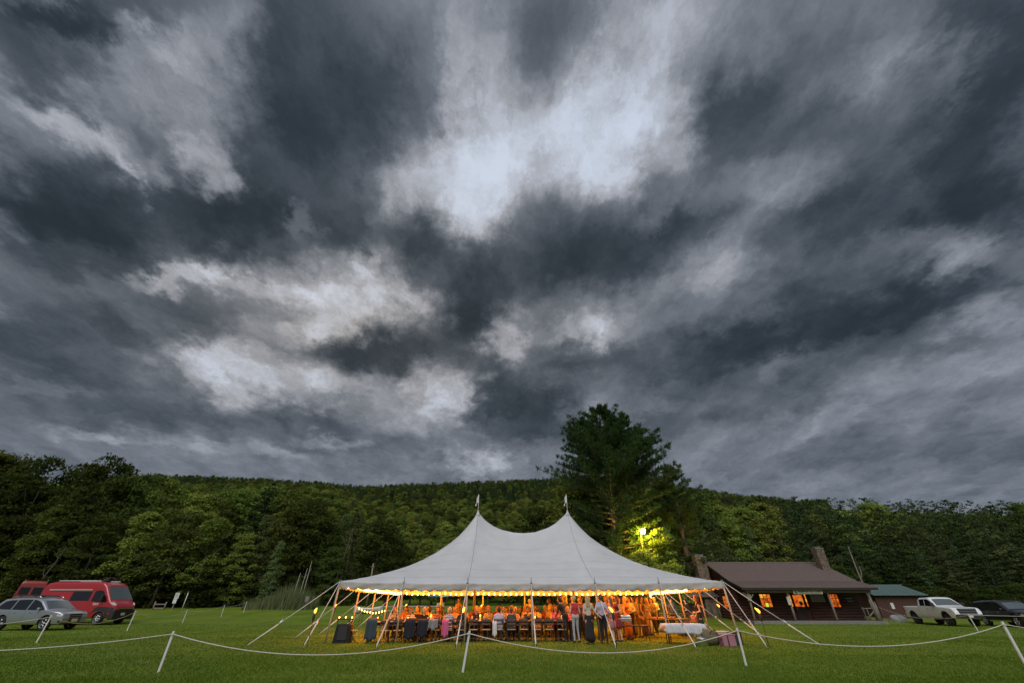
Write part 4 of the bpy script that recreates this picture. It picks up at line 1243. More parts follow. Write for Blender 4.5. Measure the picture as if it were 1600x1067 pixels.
# ------------------------------------------------------------------ teal roofed shed
SHED_W = mat("shed_board", (0.060, 0.026, 0.020), 0.85, col2=(0.105, 0.048, 0.036), vscale=3, stretch=(6, 6, 0.5), bump=0.3)
def build_shed():
    S = empty("shed", (38.8, 49.5, 0), 0, "small red-brown board shed with teal metal roof behind the pickup", "shed")
    inv = Matrix.Translation((-38.8, -49.5, 0))
    def own(o): o.parent = S; o.matrix_parent_inverse = inv; return o
    X0, X1, YF, YB = 36.4, 41.1, 47.5, 52.0
    wall = own(MB().box(((X0 + X1) / 2, YF + .05, 1.1), (X1 - X0, 0.08, 2.5)).build("wall", SHED_W))
    pl = MB().box((0, 0, 0), (0.27, 0.03, 2.5)).mesh("plank", SHED_W)
    k = int((X1 - X0) / 0.29)
    for i in range(k):
        o = link("plank", pl, wall, (X0 + 0.15 + i * (X1 - X0 - .3) / (k - 1), YF - 0.008 - 0.006 * (i % 2), 1.1))
    own(MB().box((X0 + .05, (YF + YB) / 2 + .1, 1.1), (0.08, YB - YF - .1, 2.5)).build("wall", SHED_W))
    own(MB().box((X1 - .05, (YF + YB) / 2 + .1, 1.1), (0.08, YB - YF - .1, 2.5)).build("wall", SHED_W))
    for x in (X0 + .05, X1 - .05):
        own(MB().prism([(YF + .1, 2.33), (YB, 2.33), (49.8, 3.0)], 0.08, 'X', x - .04).build("gable", SHED_W))
    R0, R1 = 36.05, 41.55
    roof = own(MB().prism([(47.1, 2.25), (49.8, 3.14), (52.5, 2.25), (52.5, 2.19), (49.8, 3.08), (47.1, 2.19)], R1 - R0, 'X', R0).build("roof", ROOF_TEAL))
    sl = math.atan2(0.89, 2.7)
    rib = MB().box((0, 0, 0), (0.045, 2.84, 0.04), (sl, 0, 0)).mesh("roof_rib", ROOF_TEAL)
    for i in range(15):
        link("roof_rib", rib, roof, (R0 + 0.12 + i * (R1 - R0 - 0.24) / 14, 48.45, 2.715))
    MB().tube([(R0, 49.8, 3.15), (R1, 49.8, 3.15)], 0.06, 6).build("ridge_cap", ROOF_TEAL, roof)
    own(MB().box((37.8, YF - 0.05, 1.32), (0.30, 0.012, 0.5)).build("paper_notice", PAPER))
build_shed()

# ------------------------------------------------------------------ big white pine and the trees around the lamp
def limb_path(p, d, L, n, up, rng, wob=0.12):
    pts = [np.array(p, float)]
    d = np.array(d, float); d /= np.linalg.norm(d)
    for i in range(n):
        d = d + np.array([rng.normal(0, wob), rng.normal(0, wob), up]); d /= np.linalg.norm(d)
        pts.append(pts[-1] + d * L / n)
    return pts

def needle_tufts(C, D, L, W, per, rng):
    """a brush of narrow blades at every tuft"""
    n = len(C)
    C = np.repeat(C, per, 0); D = np.repeat(D, per, 0)
    d = D + rng.normal(0, 0.75, C.shape); d /= np.linalg.norm(d, axis=1, keepdims=True)
    s = np.cross(d, rng.normal(0, 1, C.shape)); s /= np.linalg.norm(s, axis=1, keepdims=True)
    l = L * rng.uniform(0.6, 1.25, (len(C), 1)); w = W * rng.uniform(0.7, 1.3, (len(C), 1))
    a = C + rng.normal(0, 0.06, C.shape)
    V = np.stack([a - s * w * .5, a + d * l * .5 - s * w, a + d * l, a + d * l * .5 + s * w], 1).reshape(-1, 3)
    return V

def big_pine(name, x, y, H, label, leaders, seed, zs, ls, leaf, per_whorl=5, step=0.85, tl=0.36, tw=0.036, per=8):
    """zs, ls: limb length against height; limbs carry side twigs, twigs carry needle brushes"""
    rng = np.random.default_rng(seed)
    T = empty(name, (x, y, gz(x, y) - 0.1), 0, label, "tree", "pines beside the lamp")
    mb = MB()
    r0 = 0.024 * H
    C, D = [], []
    for li, (lx, lh, zf) in enumerate(leaders):
        n = 6
        pts = [(lx * (max(0, k / n)) ** .6, 0.25 * sin(k + li), (zf if li else -.2) + (lh - (zf if li else -.2)) * k / n) for k in range(n + 1)]
        if li: pts[0] = (0, 0, zf)
        mb.tube(pts, [r0 * (1.1 if not li else .55) * (1 - k / n) ** .8 + .02 for k in range(n + 1)], 9)
        z = zs[0] if li == 0 else zf + 1.5
        k = 0
        while z < lh - .15:
            t = (z - pts[0][2]) / (lh - pts[0][2])
            bx = lx * max(0, t) ** .6
            for b in range(per_whorl):
                a = 2 * np.pi * (b + rng.uniform(-.3, .3)) / per_whorl + k * 1.1
                L = float(np.interp(z + (H - lh) * .6, zs, ls)) * rng.uniform(.6, 1.15) * (1 if li == 0 else .8)
                if rng.random() < .12: continue
                tt = min(1, max(0, (z - zs[0]) / (H - zs[0])))
                p = limb_path((bx, 0, z), (np.cos(a), np.sin(a), -.02 + .50 * tt ** 2.5), L, 7, .05, rng, .07)
                mb.tube([tuple(q) for q in p], [.018 + .011 * L * (1 - i / 7.5) for i in range(8)], 5, False)
                for i in range(2, 8):
                    dd = p[i] - p[i - 1]; dd /= np.linalg.norm(dd)
                    sd = np.cross(dd, [0, 0, 1.0]); sd /= np.linalg.norm(sd) + 1e-9
                    for s in (-1, 0, 1):
                        tlen = (0.16 + .20 * L * (1 - i / 9)) * rng.uniform(.6, 1.2) if s else .25
                        d2 = dd * .75 + sd * s * .8 + np.array([0, 0, .22]); d2 /= np.linalg.norm(d2)
                        m = max(2, int(tlen / .17))
                        for q in range(m):
                            C.append(p[i] + d2 * tlen * (q + .6) / m + rng.normal(0, .035, 3)); D.append(d2 * .9 + np.array([0, 0, .35]))
            z += step * rng.uniform(.75, 1.2); k += 1
        C.append(np.array([lx, 0, lh])); D.append(np.array([0, 0, 1.0]))
    mb.build("trunk", BARK, T, True)
    V = needle_tufts(np.array(C), np.array(D), tl, tw, per, rng)
    link("crown", fast_mesh("pine_needles", V, np.arange(len(V)).reshape(-1, 4), leaf), T)
    return T
NEEDLE = leaf_mat("needle_big_pine", (0.040, 0.072, 0.026), (0.092, 0.140, 0.040), spread=0.05)
big_pine("white_pine", 10.6, 44.5, 20.9, "tall broad white pine towering behind the tent beside the lamp",
         [(-.2, 20.9, 0), (2.2, 19.7, 10.5), (-2.2, 18.8, 10), (4.4, 17.4, 10)], 17, [3.6, 6, 8, 10, 12, 13.5, 15, 16.5, 18, 19, 20, 20.9], [4.4, 5.2, 5.4, 5.8, 6.6, 6.9, 6.2, 5.0, 3.6, 2.5, 1.4, .6], NEEDLE, 6, .68)
big_pine("white_pine", 19.9, 51.0, 15.2, "shorter narrow white pine between the lamp and the cabin chimney",
         [(0, 15.2, 0), (-1.3, 14.0, 8)], 23, [3, 6, 9, 11, 13, 14.2, 15.2], [3.2, 3.6, 3.6, 3.2, 2.2, 1.2, .5], NEEDLE, 5, .75)
for kind, x, y, h, wd, lab in (('maple', 6.6, 47.5, 12.0, 1.15, "leafy tree at the foot of the tall pine behind the tent peak"), ('maple', 9.4, 48.5, 11.0, 1.2, "leafy tree directly behind the tall pine trunk"),
                               ('maple', 16.0, 54.0, 11.0, 1.2, "leafy tree between the lamp and the cabin chimney"), ('oak', 13.0, 51.0, 12.5, 1.1, "dark leafy tree in the shade behind the lamp"),
                               ('maple', 14.4, 42.6, 7.4, 1.0, "small leafy tree glowing yellow green beside the lamp"), ('oak', 3.9, 50.0, 10.0, 1.2, "dark leafy tree behind the right tent peak"),
                               ('maple', 12.0, 41.6, 5.6, 1.15, "young leafy tree lit from above under the lamp")):
    tree(kind, x, y, h, lab, "trees around the lamp", wide=wd)
# old trunks seen under the tent roof
for x, y, h, r, lab in ((11.9, 42.6, 3.4, 0.52, "thick bark trunk snag standing behind the bar"), (5.5, 43.0, 7.0, 0.19, "slim bare trunk behind the tent near its rear torch")):
    T = empty("snag_tree", (x, y, gz(x, y)), 0, lab, "tree trunk")
    MB().tube([(0, 0, -.1), (.03, .02, h * .4), (-.02, .05, h)], [r * 1.15, r, r * .8], 12).build("bole", BARK, T, True)
    MB().tube([(0, 0, h * .8), (0.5, .1, h * .95), (.8, .1, h * 1.15)], [r * .4, r * .3, r * .15], 8).build("branch_stub", BARK, T, True)

# ------------------------------------------------------------------ yard lamp on its pole
SODIUM = mat("sodium_lamp", (1, .8, .4), 0.3, emit=(1.0, 0.68, 0.06), estr=850.0)
def build_lamp():
    L = empty("yard_lamp", (12.62, 43.0, 0.05), 0, "lit yellow yard lamp on a pole among the pine branches", "lamp")
    MB().tube([(0, 0, -.1), (0, 0, 7.3)], [0.10, 0.07], 10).build("pole", BARK, L, True)
    MB().tube([(0, 0, 7.1), (0, -0.35, 7.42), (0, -0.8, 7.5)], 0.025, 8).build("arm", STEEL, L, True)
    hd = MB().lathe([(0.05, .30), (0.12, .24), (0.20, .12), (0.22, .08)], (0, -0.85, 7.36), 14).build("lamp_hood", STEEL, L, True)
    MB().lathe([(0.02, -.30), (0.15, -.25), (0.23, -.08), (0.22, .05), (0.12, .10)], (0, -0.85, 7.36), 14).build("globe", SODIUM, L, True)
build_lamp()

# ------------------------------------------------------------------ leaning dead trunk with driftwood rail, grey heap
def build_right_bits():
    T = empty("dead_tree", (34.15, 45.2, gz(34.1, 45.2)), 0, "bare dead tree trunk with broken bark at the cabin corner", "dead tree")
    MB().tube([(0, 0, -.1), (.05, .05, 1.2), (.0, .1, 2.6), (-.05, 0.1, 4.0), (.05, .1, 6.2)], [.18, .13, .09, .06, .02], 8).build("trunk", POST, T, True)
    MB().tube([(-.02, .1, 3.3), (.3, .1, 3.9), (.35, .1, 4.5)], [.06, .04, .01], 6).build("branch", POST, T, True)
    for i in range(7):
        a = i * .9; r = 0.22 + .05 * (i % 3)
        MB().tube([(cos(a) * r, -.1 + sin(a) * r * .6, -.1), (cos(a) * r * .9, -.1 + sin(a) * r * .6, 0.8 + .25 * (i % 4)), (cos(a) * r * .8, -.1 + sin(a) * r * .5, 1.1 + .22 * (i % 4))], [.085, .07, .015], 6).build("bark_slab", GREY_WOOD, T, True)
    R = empty("log_rail", (33.3, 45.0, gz(33.3, 45)), 0, "rough log rail propped between the cabin and the dead tree", "rail")
    for x, h in ((-.4, 1.1), (-.05, 1.0)): MB().tube([(x, 0, -.1), (x + .04, 0, h)], [.06, .045], 7).build("post", POST, R, True)
    MB().tube([(-.9, 0, .95), (.5, 0.05, 1.0)], .05, 7).build("rail", POST, R, True)
    MB().tube([(-.6, -.1, .02), (.5, -.05, .75)], .05, 7).build("brace", POST, R, True)
    rng = random.Random(9)
    P = []
    for i in range(9):
        v = i / 8 * pi / 2
        P.append([(cos(2 * pi * k / 18) * 0.78 * cos(v) ** .6 * (1 + .12 * sin(k * 1.7 + i)), sin(2 * pi * k / 18) * 0.5 * cos(v) ** .6 * (1 + .1 * cos(k * 2.3)), 0.56 * sin(v) ** .8 * (1 + .07 * sin(k))) for k in range(19)])
    b = MB().grid(P).build("boulder", mat("pale_boulder", (0.16, 0.17, 0.16), .9, col2=(.29, .30, .29), vscale=2.5, bump=.4), None, True, (35.5, 44.6, gz(35.5, 44.6) - .06))
    tag(b, "low pale grey boulder in the grass behind the pickup", "boulder")
build_right_bits()

# ------------------------------------------------------------------ far left: wooden rail, trail sign, marker post, tall weeds
def build_left_bits():
    g = gz(-40.6, 56)
    R = empty("wooden_rail", (-41.3, 56, g), 0.05, "low brown two-rail wooden barrier at the edge of the woods", "rail")
    for x in (-.62, .62): MB().tube([(x, 0, -.1), (x, 0, .8 if x < 0 else .78)], .075, 8).build("post", POST, R, True)
    for z in (.16, .54): MB().box((0, 0, z), (1.24, .06, .11)).build("rail", POST, R)
    T = empty("trail_sign", (-39.4, 55.6, gz(-39.4, 55.6)), 0.1, "white trail notice board on a wooden post by the woods", "sign")
    MB().box((0, 0, .7), (.10, .10, 1.6)).build("post", POST, T)
    MB().box((0, -.06, 1.4), (.46, .03, .62)).build("board", PAPER, T)
    MB().box((-.03, -.062, .86), (.40, .028, .4)).build("board", WHITE_PAINT, T)
    MB().box((0, -.064, .62), (.28, .026, .09)).build("plate", SIGN_GREEN, T)
    rng = random.Random(3)
    mb = MB()
    for i in range(9): mb.box((-.02 + rng.uniform(-.03, .03), -.079, 1.63 - i * .052), (rng.uniform(.2, .36), .004, .014))
    mb.build("print", mat("print_grey", (.12, .12, .13), .8), T)
    M_ = empty("marker_post", (-38.4, 55.8, gz(-38.4, 55.8)), 0, "slim white marker post beside the trail notice board", "post")
    MB().tube([(0, 0, -.1), (.02, 0, 1.7)], .045, 8).build("shaft", WHITE_PAINT, M_, True)
    MB().lathe([(.05, 0), (.05, .1), (.02, .14)], (.02, 0, 1.68), 8).build("cap", GREY_WOOD, M_)
    S = empty("grey_sign", (-24.1, 55.8, gz(-24.1, 55.8)), 0, "small grey sign on a post at the edge of the tall weeds", "sign")
    MB().box((0, 0, .5), (.07, .07, 1.2)).build("post", GREY_WOOD, S)
    MB().box((0, -.05, 1.05), (.42, .02, .58)).build("board", GREY_STONE, S)
    # tall leaning stems
    for (x, y, dx, h, lab) in ((-25.3, 57, .1, 5.0, "tallest pale bare stem leaning out of the tall weeds"), (-25.8, 57.2, .15, 4.2, "second pale bare stem leaning out of the tall weeds"), (-26.6, 57.3, .2, 3.7, "thin greenish stem among the tall weeds")):
        st = empty("dead_sapling", (x, y, gz(x, y)), 0, lab, "stem")
        MB().tube([(0, 0, -.1), (dx * .5, 0, h * .5), (dx, .1, h)], [.06, .045, .02], 6).build("stalk", BARK_PALE, st, True)
        MB().tube([(dx * .7, 0.03, h * .7), (dx * .7 + .25, 0, h * .85)], [.02, .006], 5).build("twig", BARK_PALE, st, True)
    rng2 = np.random.default_rng(12)
    n = 1900
    cx = rng2.uniform(-31.5, -23.5, n); cy = 57.0 + rng2.normal(0, .8, n)
    hh = (1.0 + 1.9 * np.exp(-((cx + 26.6) / 2.4) ** 2)) * rng2.uniform(.45, 1.1, n)
    z = ground_z(cx, cy)
    a = rng2.uniform(0, 6.28, n); w = rng2.uniform(.02, .05, n)
    lean = rng2.normal(0.05, .18, n) * hh
    b0 = np.stack([cx - np.cos(a) * w, cy - np.sin(a) * w, z - .05], 1); b1 = np.stack([cx + np.cos(a) * w, cy + np.sin(a) * w, z - .05], 1)
    t = np.stack([cx + lean, cy + rng2.normal(0, .1, n), z + hh], 1)
    V = np.stack([b0, b1, t], 1).reshape(-1, 3)
    tag(link("tall_weeds", fast_mesh("tall_weeds", V, np.arange(n * 3).reshape(-1, 3), leaf_mat("weed_leaf", (.13, .18, .07), (.30, .34, .17)))), "tall pale green weeds at the edge of the woods", "weeds", kind="stuff")
    # post seen over the tent's left slope
    U = empty("utility_pole", (-18.9, 62, gz(-18.9, 62)), 0, "weathered wooden pole standing at the wood edge behind the tent", "pole")
    MB().tube([(0, 0, -.1), (0, 0, 4.9)], [.12, .09], 8).build("shaft", POST, U, True)
    MB().box((0, -.1, 4.5), (.5, .07, .08)).build("crossarm", POST, U)
build_left_bits()

# ------------------------------------------------------------------ behind the tent: umbrella, stone grill, white rail
def build_back_bits():
    U = empty("patio_umbrella", (-6.9, 46, gz(-6.9, 46)), 0, "blue and white patio umbrella open behind the tent", "umbrella")
    MB().tube([(0, 0, -.1), (0, 0, 2.55)], .025, 8).build("pole", GREY_WOOD, U, True)
    blue = mat("umbrella_blue", (.10, .30, .48), .8, transl=.3); pale = mat("umbrella_pale", (.42, .58, .68), .8, transl=.3)
    n = 8
    for k in range(n):
        a0, a1 = 2 * pi * k / n, 2 * pi * (k + 1) / n
        rows = []
        for j in range(6):
            t = j / 5; r = 1.3 * t; z = 2.5 - .42 * t ** 1.5
            rows.append([(r * cos(a0 + (a1 - a0) * i / 4) * (1 - .04 * sin(pi * i / 4)), r * sin(a0 + (a1 - a0) * i / 4), z) for i in range(5)])
        rows.append([(p[0], p[1], 1.9 - .05 * sin(pi * i / 4)) for i, p in enumerate(rows[-1])])
        MB().grid(rows).build("canopy_panel", blue if k % 2 else pale, U, True)
    Gp = empty("stone_grill", (-5.9, 40.5, gz(-5.9, 40.5)), 0, "pale fieldstone barbecue chimney behind the tent", "grill")
    mb = MB(); rng = random.Random(2)
    for i in range(11):
        z = i * .14
        w = 1.1 if i < 6 else .62
        x = -w / 2
        while x < w / 2 - .02:
            l = min(rng.uniform(.16, .32), w / 2 - x)
            mb.box((x + l / 2 + (0 if i < 6 else -.15), rng.uniform(-.03, .03), z + .07), (l - .015, .6, .125)); x += l
    tag(mb.build("stonework", mat("pale_stone", (.34, .29, .25), .9, col2=(.5, .44, .38), vscale=3, bump=.4), Gp), kind="stuff")
    MB().box((.1, -.12, .86), (1.2, .5, .04)).build("grate", IRON, Gp)
    RAIL_W = mat("faded_rail", (0.34, 0.32, 0.30), .8, var=.15)
    W = empty("white_rail_fence", (-10.4, 50, gz(-10.4, 50)), 0, "long faded white rail fence on the far side of the lawn behind the tent", "fence")
    for i in range(4): MB().box((-3.1 + i * 2.05, 0, .4), (.08, .08, 1.0)).build("post", RAIL_W, W)
    for z in (.82, .42): MB().box((0, -.07, z), (6.4, .03, .09)).build("rail", RAIL_W, W)
build_back_bits()


# ------------------------------------------------------------------ vehicles
RUBBER = mat("tyre_rubber", (0.018, 0.018, 0.019), 0.85)
RIM = mat("alloy_rim", (0.55, 0.56, 0.58), 0.3, metal=0.9)
RIM_DK = mat("dark_rim", (0.10, 0.10, 0.11), 0.4, metal=0.7)
GLASS = mat("dark_glass", (0.012, 0.014, 0.017), 0.08, spec=0.6)
GLASS_W = mat("windshield_glass", (0.10, 0.125, 0.135), 0.10, spec=0.8)
CHROME = mat("chrome", (0.7, 0.7, 0.72), 0.15, metal=1.0)
PLASTIC = mat("black_plastic", (0.022, 0.022, 0.024), 0.6)
LAMP_CL = mat("headlamp_lens", (0.55, 0.58, 0.60), 0.12, spec=0.8)
LAMP_RD = mat("tail_lens", (0.30, 0.015, 0.015), 0.2)
GAP = mat("panel_gap", (0.01, 0.01, 0.01), 0.8)
BAND_CREAM = mat("cream_band", (0.45, 0.38, 0.30), 0.6)
PLATE = mat("plate_white", (0.6, 0.62, 0.6), 0.5)

class Car:
    def __init__(s, L, W, zb, top, belt, tumble, paint, nose=0.16, tail=0.06, rc=0.07):
        s.L, s.W, s.zb, s.top, s.belt, s.tumble, s.paint, s.nose, s.tail, s.rc = L, W, zb, top, belt, tumble, paint, nose, tail, rc
        s.tx = [t[0] for t in top]; s.tz = [t[1] for t in top]
        s.H = max(s.tz)
    def zt(s, x): return float(np.interp(x, s.tx, s.tz))
    def w(s, x, z):
        h = s.L / 2
        t = max(0.0, (x - (h - 0.75)) / 0.75); u = max(0.0, (-(h - 0.6) - x) / 0.6)
        k = s.W / 2 * (1 - s.nose * t ** 2.2 - s.tail * u ** 2)
        if z > s.belt: k *= 1 - s.tumble * (z - s.belt) / (s.H - s.belt)
        elif z < s.zb + 0.28: k *= 1 - 0.05 * ((s.zb + 0.28 - z) / 0.28) ** 1.5
        else: k *= 1 - 0.022 * abs((z - (s.zb + .5)) / .5) ** 2 * (z > s.zb + .5)
        return k
    def body(s, parent, wheels, R, extra_cut=()):
        h = s.L / 2
        xs = sorted(set([round(v, 3) for v in list(np.linspace(-h, h, 56)) + s.tx]))
        rows = []
        for x in xs:
            zt, zb = s.zt(x), s.zb
            e = min(1, (h - abs(x)) / 0.10)
            zb = zb + 0.10 * (1 - e)
            rc = min(s.rc, (zt - zb) * .3)
            zs = [zb + .04 + (zt - rc - zb - .04) * i / 9 for i in range(10)]
            half = [(0, zb), (s.w(x, zb) * .93, zb)] + [(s.w(x, z), z) for z in zs]
            wt = s.w(x, zt)
            for a in (30, 60, 85): half.append((wt - rc + rc * cos(radians(a)), zt - rc + rc * sin(radians(a))))
            half += [(wt * .5, zt + .018), (0, zt + .024)]
            sec = [(x, -y, z) for y, z in half] + [(x, y, z) for y, z in half[-2:0:-1]]
            rows.append(sec)
        n = len(rows[0])
        vs = [p for r in rows for p in r]
        fs = [(i * n + k, i * n + (k + 1) % n, (i + 1) * n + (k + 1) % n, (i + 1) * n + k) for i in range(len(rows) - 1) for k in range(n)]
        fs += [tuple(range(n)), tuple((len(rows) - 1) * n + k for k in range(n))[::-1]]
        mb = MB(); mb.add(vs, fs)
        b = mb.build("body", [s.paint, GAP], None, True)
        cutters = []
        for wx in wheels:
            c = MB().lathe([(R + .07, -s.W), (R + .07, s.W)], (wx, 0, R), 28, 'Y').build("cut", GAP)
            cutters.append(c)
        for c in extra_cut: cutters.append(c)
        for c in cutters:
            md = b.modifiers.new("cut", 'BOOLEAN'); md.object = c; md.operation = 'DIFFERENCE'; md.solver = 'EXACT'
        dg = bpy.context.evaluated_depsgraph_get()
        me = bpy.data.meshes.new_from_object(b.evaluated_get(dg))
        b.modifiers.clear(); b.data = me; me.name = "body"
        me.polygons.foreach_set("use_smooth", np.ones(len(me.polygons), bool))
        try: me.set_sharp_from_angle(angle=radians(32))
        except Exception: pass
        for c in cutters: bpy.data.objects.remove(c)
        b.parent = parent
        # dark floor between the wheels
        MB().box((0, 0, s.zb + .12), (s.L * .9, s.W * .8, .12)).build("underbody", PLASTIC, parent)
        return b
    def side(s, parent, name, cols, m, off=0.006, sides=(-1, 1)):
        for sg in sides:
            P = []
            n = 5
            for k in range(n):
                P.append([(x, sg * (s.w(x, z0 + (z1 - z0) * k / (n - 1)) + off), z0 + (z1 - z0) * k / (n - 1)) for x, z0, z1 in cols])
            o = MB().grid(P).build(name, m, parent, True)
    def over(s, parent, name, x0, x1, fy, m, off=0.010, n=6, f2=None):
        P = []
        for i in range(n):
            x = x0 + (x1 - x0) * i / (n - 1)
            wy = s.w(x, s.zt(x)) * (fy + ((f2 or fy) - fy) * i / (n - 1))
            P.append([(x, wy * (-1 + 2 * k / 6), s.zt(x) + .024 - .024 * ((-1 + 2 * k / 6) ** 2) + off) for k in range(7)])
        return MB().grid(P).build(name, m, parent, True)
    def wheels(s, parent, xs, R, wd, rim, spokes=5):
        y = s.W / 2 - wd / 2 - 0.02
        tm = MB().lathe([(R * .62, -wd / 2 + .02), (R * .9, -wd / 2), (R * .98, -wd / 2 + .03), (R, 0), (R * .98, wd / 2 - .03), (R * .9, wd / 2), (R * .62, wd / 2 - .02)], n=26, axis='Y', caps=False).mesh("tyre", RUBBER, True)
        mb = MB()
        mb.lathe([(R * .66, -wd / 2 + .012), (R * .60, -wd / 2 + .035), (R * .58, -wd / 2 + .08), (R * .58, wd / 2 - .05)], n=26, axis='Y', caps=False)
        mb.lathe([(R * .16, -wd / 2 + .01), (R * .17, -wd / 2 + .06)], n=12, axis='Y')
        for k in range(spokes):
            a = 2 * pi * k / spokes
            for da in (-.13, .13):
                mb.tube([(R * .12 * cos(a), -wd / 2 + .03, R * .12 * sin(a)), (R * .62 * cos(a + da), -wd / 2 + .035, R * .62 * sin(a + da))], R * .055, 5)
        rm = mb.mesh("rim", rim, True)
        dk = MB().lathe([(R * .57, -wd / 2 + .10), (R * .57, -wd / 2 + .11)], n=20, axis='Y').mesh("brake_disc", PLASTIC)
        for x in xs:
            for sg in (-1, 1):
                wo = link("wheel", tm, parent, (x, sg * y, R), (0, 0, 0 if sg < 0 else pi))
                link("rim", rm, wo); link("brake_disc", dk, wo)

def box_part(parent, name, c, d, m, bev=0.01, rot=None):
    return MB().box(c, d, rot, bev).build(name, m, parent)

def suv(name, loc, rz, paint, label, rim=RIM, rails=True, scale=1.0, glass=GLASS):
    T = empty(name, loc, rz, label, "car", scale=scale)
    c = Car(4.66, 1.90, 0.30, [(-2.33, .95), (-2.30, 1.12), (-2.12, 1.45), (-1.95, 1.585), (-1.2, 1.64), (-.2, 1.645), (.25, 1.60), (.50, 1.52), (1.22, 1.06), (1.42, 1.02), (2.05, .92), (2.25, .82), (2.33, .66)], 1.0, .20, paint, nose=.20)
    W = (-1.39, 1.42)
    c.body(T, W, .36)
    c.side(T, "side_window", [(-1.98, 1.12, 1.26), (-1.80, 1.06, 1.46), (-1.55, 1.05, 1.51), (-1.12, 1.04, 1.53)], glass)
    c.side(T, "side_window", [(-1.04, 1.04, 1.53), (-.6, 1.03, 1.55), (-.12, 1.02, 1.55)], glass)
    c.side(T, "side_window", [(-.04, 1.02, 1.55), (.25, 1.02, 1.50), (.52, 1.02, 1.40), (.95, 1.02, 1.13), (1.06, 1.02, 1.05)], glass)
    c.over(T, "windshield", .56, 1.18, .82, GLASS_W, f2=.90)
    c.over(T, "rear_window", -2.22, -2.0, .80, glass)
    for x in (-1.08, -.08, 1.02): c.side(T, "door_seam", [(x, .45, 1.0), (x + .008, .45, 1.0)], GAP, .003)
    c.side(T, "sill_trim", [(-.95, .31, .40), (0, .31, .40), (.95, .31, .40)], CHROME, .006)
    for x in (-.75, .28): c.side(T, "door_handle", [(x - .1, .885, .905), (x + .1, .885, .905)], CHROME, .022)
    for sg in (-1, 1):
        box_part(T, "mirror", (.78, sg * 1.02, 1.08), (.14, .20, .13), paint, .035)
        box_part(T, "headlight", (2.06, sg * .70, .74), (.30, .34, .13), LAMP_CL, .03, (0, .12, -sg * .35))
        box_part(T, "fog_light", (2.16, sg * .68, .46), (.14, .30, .12), PLASTIC, .02, (0, 0, -sg * .3))
        box_part(T, "tail_light", (-2.22, sg * .78, .92), (.16, .28, .16), LAMP_RD, .03)
        if rails:
            MB().tube([(-1.75, sg * .70, 1.60), (-1.6, sg * .70, 1.70), (.05, sg * .70, 1.72), (.25, sg * .70, 1.63)], .02, 8).build("roof_rail", CHROME, T, True)
    if rails:
        for x in (-1.25, -.25): box_part(T, "roof_bar", (x, 0, 1.75), (.09, 1.55, .05), PLASTIC, .012)
        box_part(T, "roof_bar_end", (-.25, -.70, 1.76), (.30, .06, .09), PLASTIC, .015)
    g = box_part(T, "grille", (2.29, 0, .62), (.10, .78, .42), PLASTIC, .03)
    MB().box((2.345, 0, .62), (.02, .72, .02)).box((2.345, 0, .72), (.02, .72, .02)).box((2.345, 0, .52), (.02, .70, .02)).build("grille_bar", CHROME, g)
    box_part(T, "number_plate", (2.36, 0, .50), (.02, .34, .15), PLATE, .004)
    box_part(T, "lower_bumper", (2.18, 0, .36), (.22, 1.5, .12), PLASTIC, .03)
    c.wheels(T, W, .36, .25, rim, 5)
    return T

